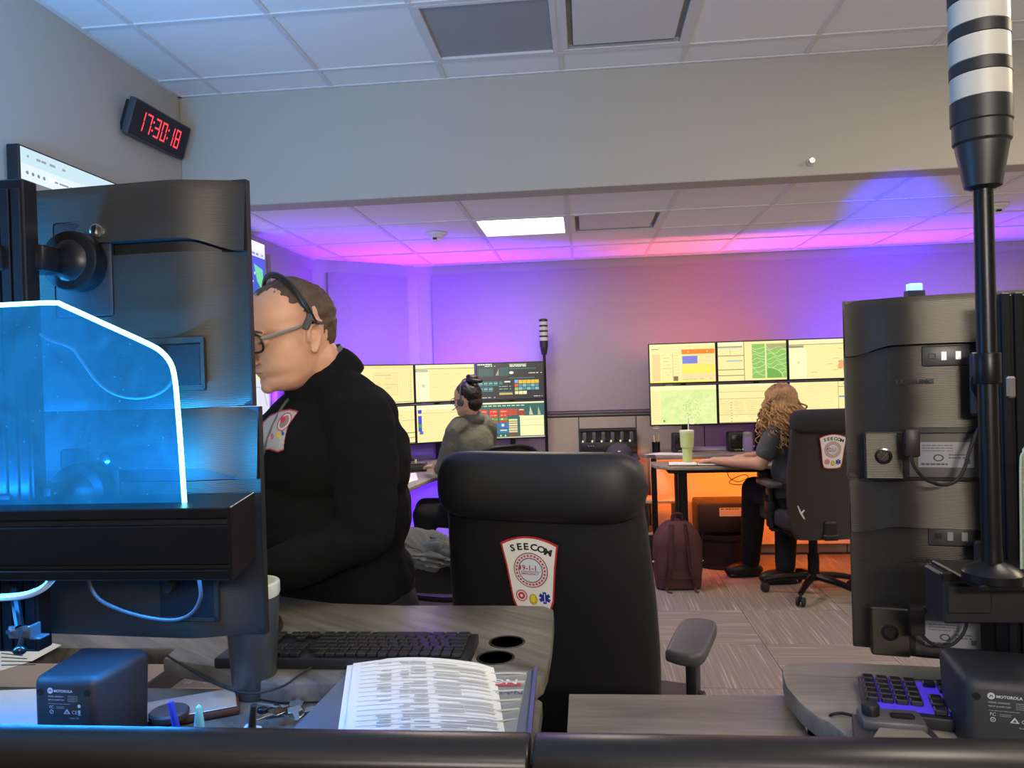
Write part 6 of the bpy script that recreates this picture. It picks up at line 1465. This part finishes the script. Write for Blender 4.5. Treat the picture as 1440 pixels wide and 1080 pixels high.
hs.cyl((-.004, .076, -.018), (-.004, .094, -.018), .026, n=20, bev=.003); hs.tube([(.0, .090, -.03), (.045, .088, -.055), (.095, .06, -.066), (.112, .03, -.064)], .0028, 6); hs.build('headset', M_DGREY, wo)

# ---------------------------------------------------------------- seated person with curly hair
wr_ = thing('person', 'seated person with long curly blonde hair and glasses writing at the amber desk', 'person')
hc3 = at(1097, 566, Y=5.28); f3 = Vector((-.80, .60, 0)).normalized(); H3 = head_matrix(hc3, f3, R(6), .93)
fb3 = Vector((-.62, .78, 0)).normalized(); lb3 = Vector((-fb3.y, fb3.x, 0)); c3_ = Vector((1.385, 5.30, 0)); nb3 = Vector((1.365, 5.31, 1.165))
SL = nb3+lb3*.165-Vector((0, 0, .07)); SR = nb3-lb3*.165-Vector((0, 0, .07)); EL = at(1070, 652, Y=5.20); WL = at(1003, 636, Y=5.43); WL.z = .885; ER = Vector((1.40, 5.62, .90)); WR = Vector((1.12, 5.62, .89))
def cu_top(mb, g):
    ellrot(mb, c3_+Vector((0, 0, 1.0)), (.125+g, .175+g, .17), fb3); ellrot(mb, c3_+Vector((.0, -.01, .82)), (.135+g, .175+g, .17), fb3); ellrot(mb, c3_+Vector((.02, 0, .68)), (.14+g, .19+g, .10), fb3)
    for s_, q in ((1, SL), (-1, SR)): limb(mb, [nb3-Vector((0, 0, .03)), nb3+lb3*s_*.11-Vector((0, 0, .05)), q], [.055+g, .058+g, .056+g])
    limb(mb, [SL, SL.lerp(EL, .62)], [.056+g, .056+g]); limb(mb, [SR, SR.lerp(ER, .62)], [.056+g, .054+g])
mb = MB(); cu_top(mb, 0); limb(mb, [SL, EL, EL.lerp(WL, .55), WL], [.052, .044, .037, .025]); limb(mb, [SR, ER, WR], [.052, .042, .025])
hand(mb, WL, (WL-EL).normalized()+Vector((-.2, 0, -.12)), (0, 0, 1), .95, .55, -1); hand(mb, WR, (-1, 0, -.05), (0, 0, 1), .95, .5, 1)
limb(mb, [nb3-Vector((0, 0, .03)), hc3+Vector((.02, -.015, -.06))], [.052, .052]); head_mesh(mb, H3)
hp3 = Vector((1.42, 5.29, .64))
LEGS3 = ((hp3+lb3*.09, Vector((1.165, 5.56, .66)), Vector((1.16, 5.76, .11))), (hp3-lb3*.09, Vector((1.42, 5.70, .64)), Vector((1.36, 5.56, .12))))
def cu_legs(mb, g):
    ellrot(mb, hp3, (.15+g, .19+g, .10), fb3)
    for a_, b_, c_ in LEGS3: limb(mb, [a_, b_, c_], [.100+g, .078+g, .055+g])
cu_legs(mb, 0)
for a_, b_, c_ in LEGS3: limb(mb, [c_, c_+Vector((-.06, .0, -.06))], [.040, .026])
remesh(mb, 'body', M_SKIN, wr_, .0065, 2)
mb = MB(); cu_top(mb, .014); remesh(mb, 'shirt', M_CHARC, wr_, .010, 3, folds(.006, 1.2))
mb = MB(); cu_legs(mb, .014); remesh(mb, 'trousers', M_PANTS, wr_, .012, 3)
for a_, b_, c_ in LEGS3: mb = MB(); ellrot(mb, Vector((c_.x-.05, c_.y-.02, .045)), (.145, .056, .058), (-1, -.15, 0)); mb.box(-.12, .12, -.045, .045, 0, .02, .006, 1, M=Matrix.Translation((c_.x-.05, c_.y-.02, 0)) @ Matrix.Rotation(R(8), 4, 'Z')); remesh(mb, 'shoe', M_BLK, wr_, .008, 2)
def curl_hair(a, z):
    c = math.cos(a); line = .072 if c > .7 else (.072-(.7-c)*.16 if c > .2 else -.02); return z-line
hair_cap(H3, curl_hair, .009, M_CURL, wr_, 1.0, 70, 'scalp_hair')
rg = random.Random(12); cur = MB()
dirs_b = -f3
for k in range(300):
    a = rg.uniform(.30, 1.70)*PI
    z = rg.uniform(.0, .118); p0_ = H3 @ head_pt(a, z, .010); out = (p0_-hc3); out.z = 0; out.normalize() if out.length > 1e-4 else None
    L_c = rg.uniform(.14, .31); n_ = 36; ph = rg.uniform(0, 6.28); hr_ = rg.uniform(.009, .017); tw = rg.uniform(70, 115); pts_ = []; sp = rg.uniform(.35, 1.0)
    z0_ = rg.uniform(.085, .1235); nq = 12; zl = rg.uniform(-.06, .0) if math.cos(a) < .3 else .03
    for q in range(nq):
        t_ = q/nq; zz = z0_+(zl-z0_)*t_**1.3; ar = a+(.10*math.sin(t_*9+ph)); pts_.append(H3 @ head_pt(ar, zz, .012+.006*math.sin(t_*16+ph)+.006*t_))
    p0_ = pts_[-1]; out = (p0_-hc3); out.z = 0; out.normalize()
    for q in range(1, n_):
        s_ = q/(n_-1); drop = L_c*s_; wv = hr_*min(1, s_*5)
        base = p0_+out*.075*sp*math.sin(min(1, s_*1.2)*PI/2)+Vector((0, 0, -drop)); ph2 = ph+tw*drop
        pts_.append(base+Vector((wv*math.cos(ph2), wv*math.sin(ph2), 0)))
    cur.tube(pts_, [.0045, .0065, .0055, .0025], 5, smooth=0)
co_ = cur.build('curls', M_CURL, wr_, 80); co_['kind'] = 'stuff'
gl = MB(); gl.M = H3 @ Matrix.Translation((.107, 0, -.004))
for s_ in (-1, 1): gl.tube([(-.002, s_*.034+.024*math.cos(2*PI*k/16), .020*math.sin(2*PI*k/16)) for k in range(17)], .0022, 6, smooth=0); gl.tube([(-.006, s_*.058, .004), (-.05, s_*.076, .006), (-.11, s_*.079, .008)], .002, 6)
gl.build('glasses', M_BLKG, wr_)
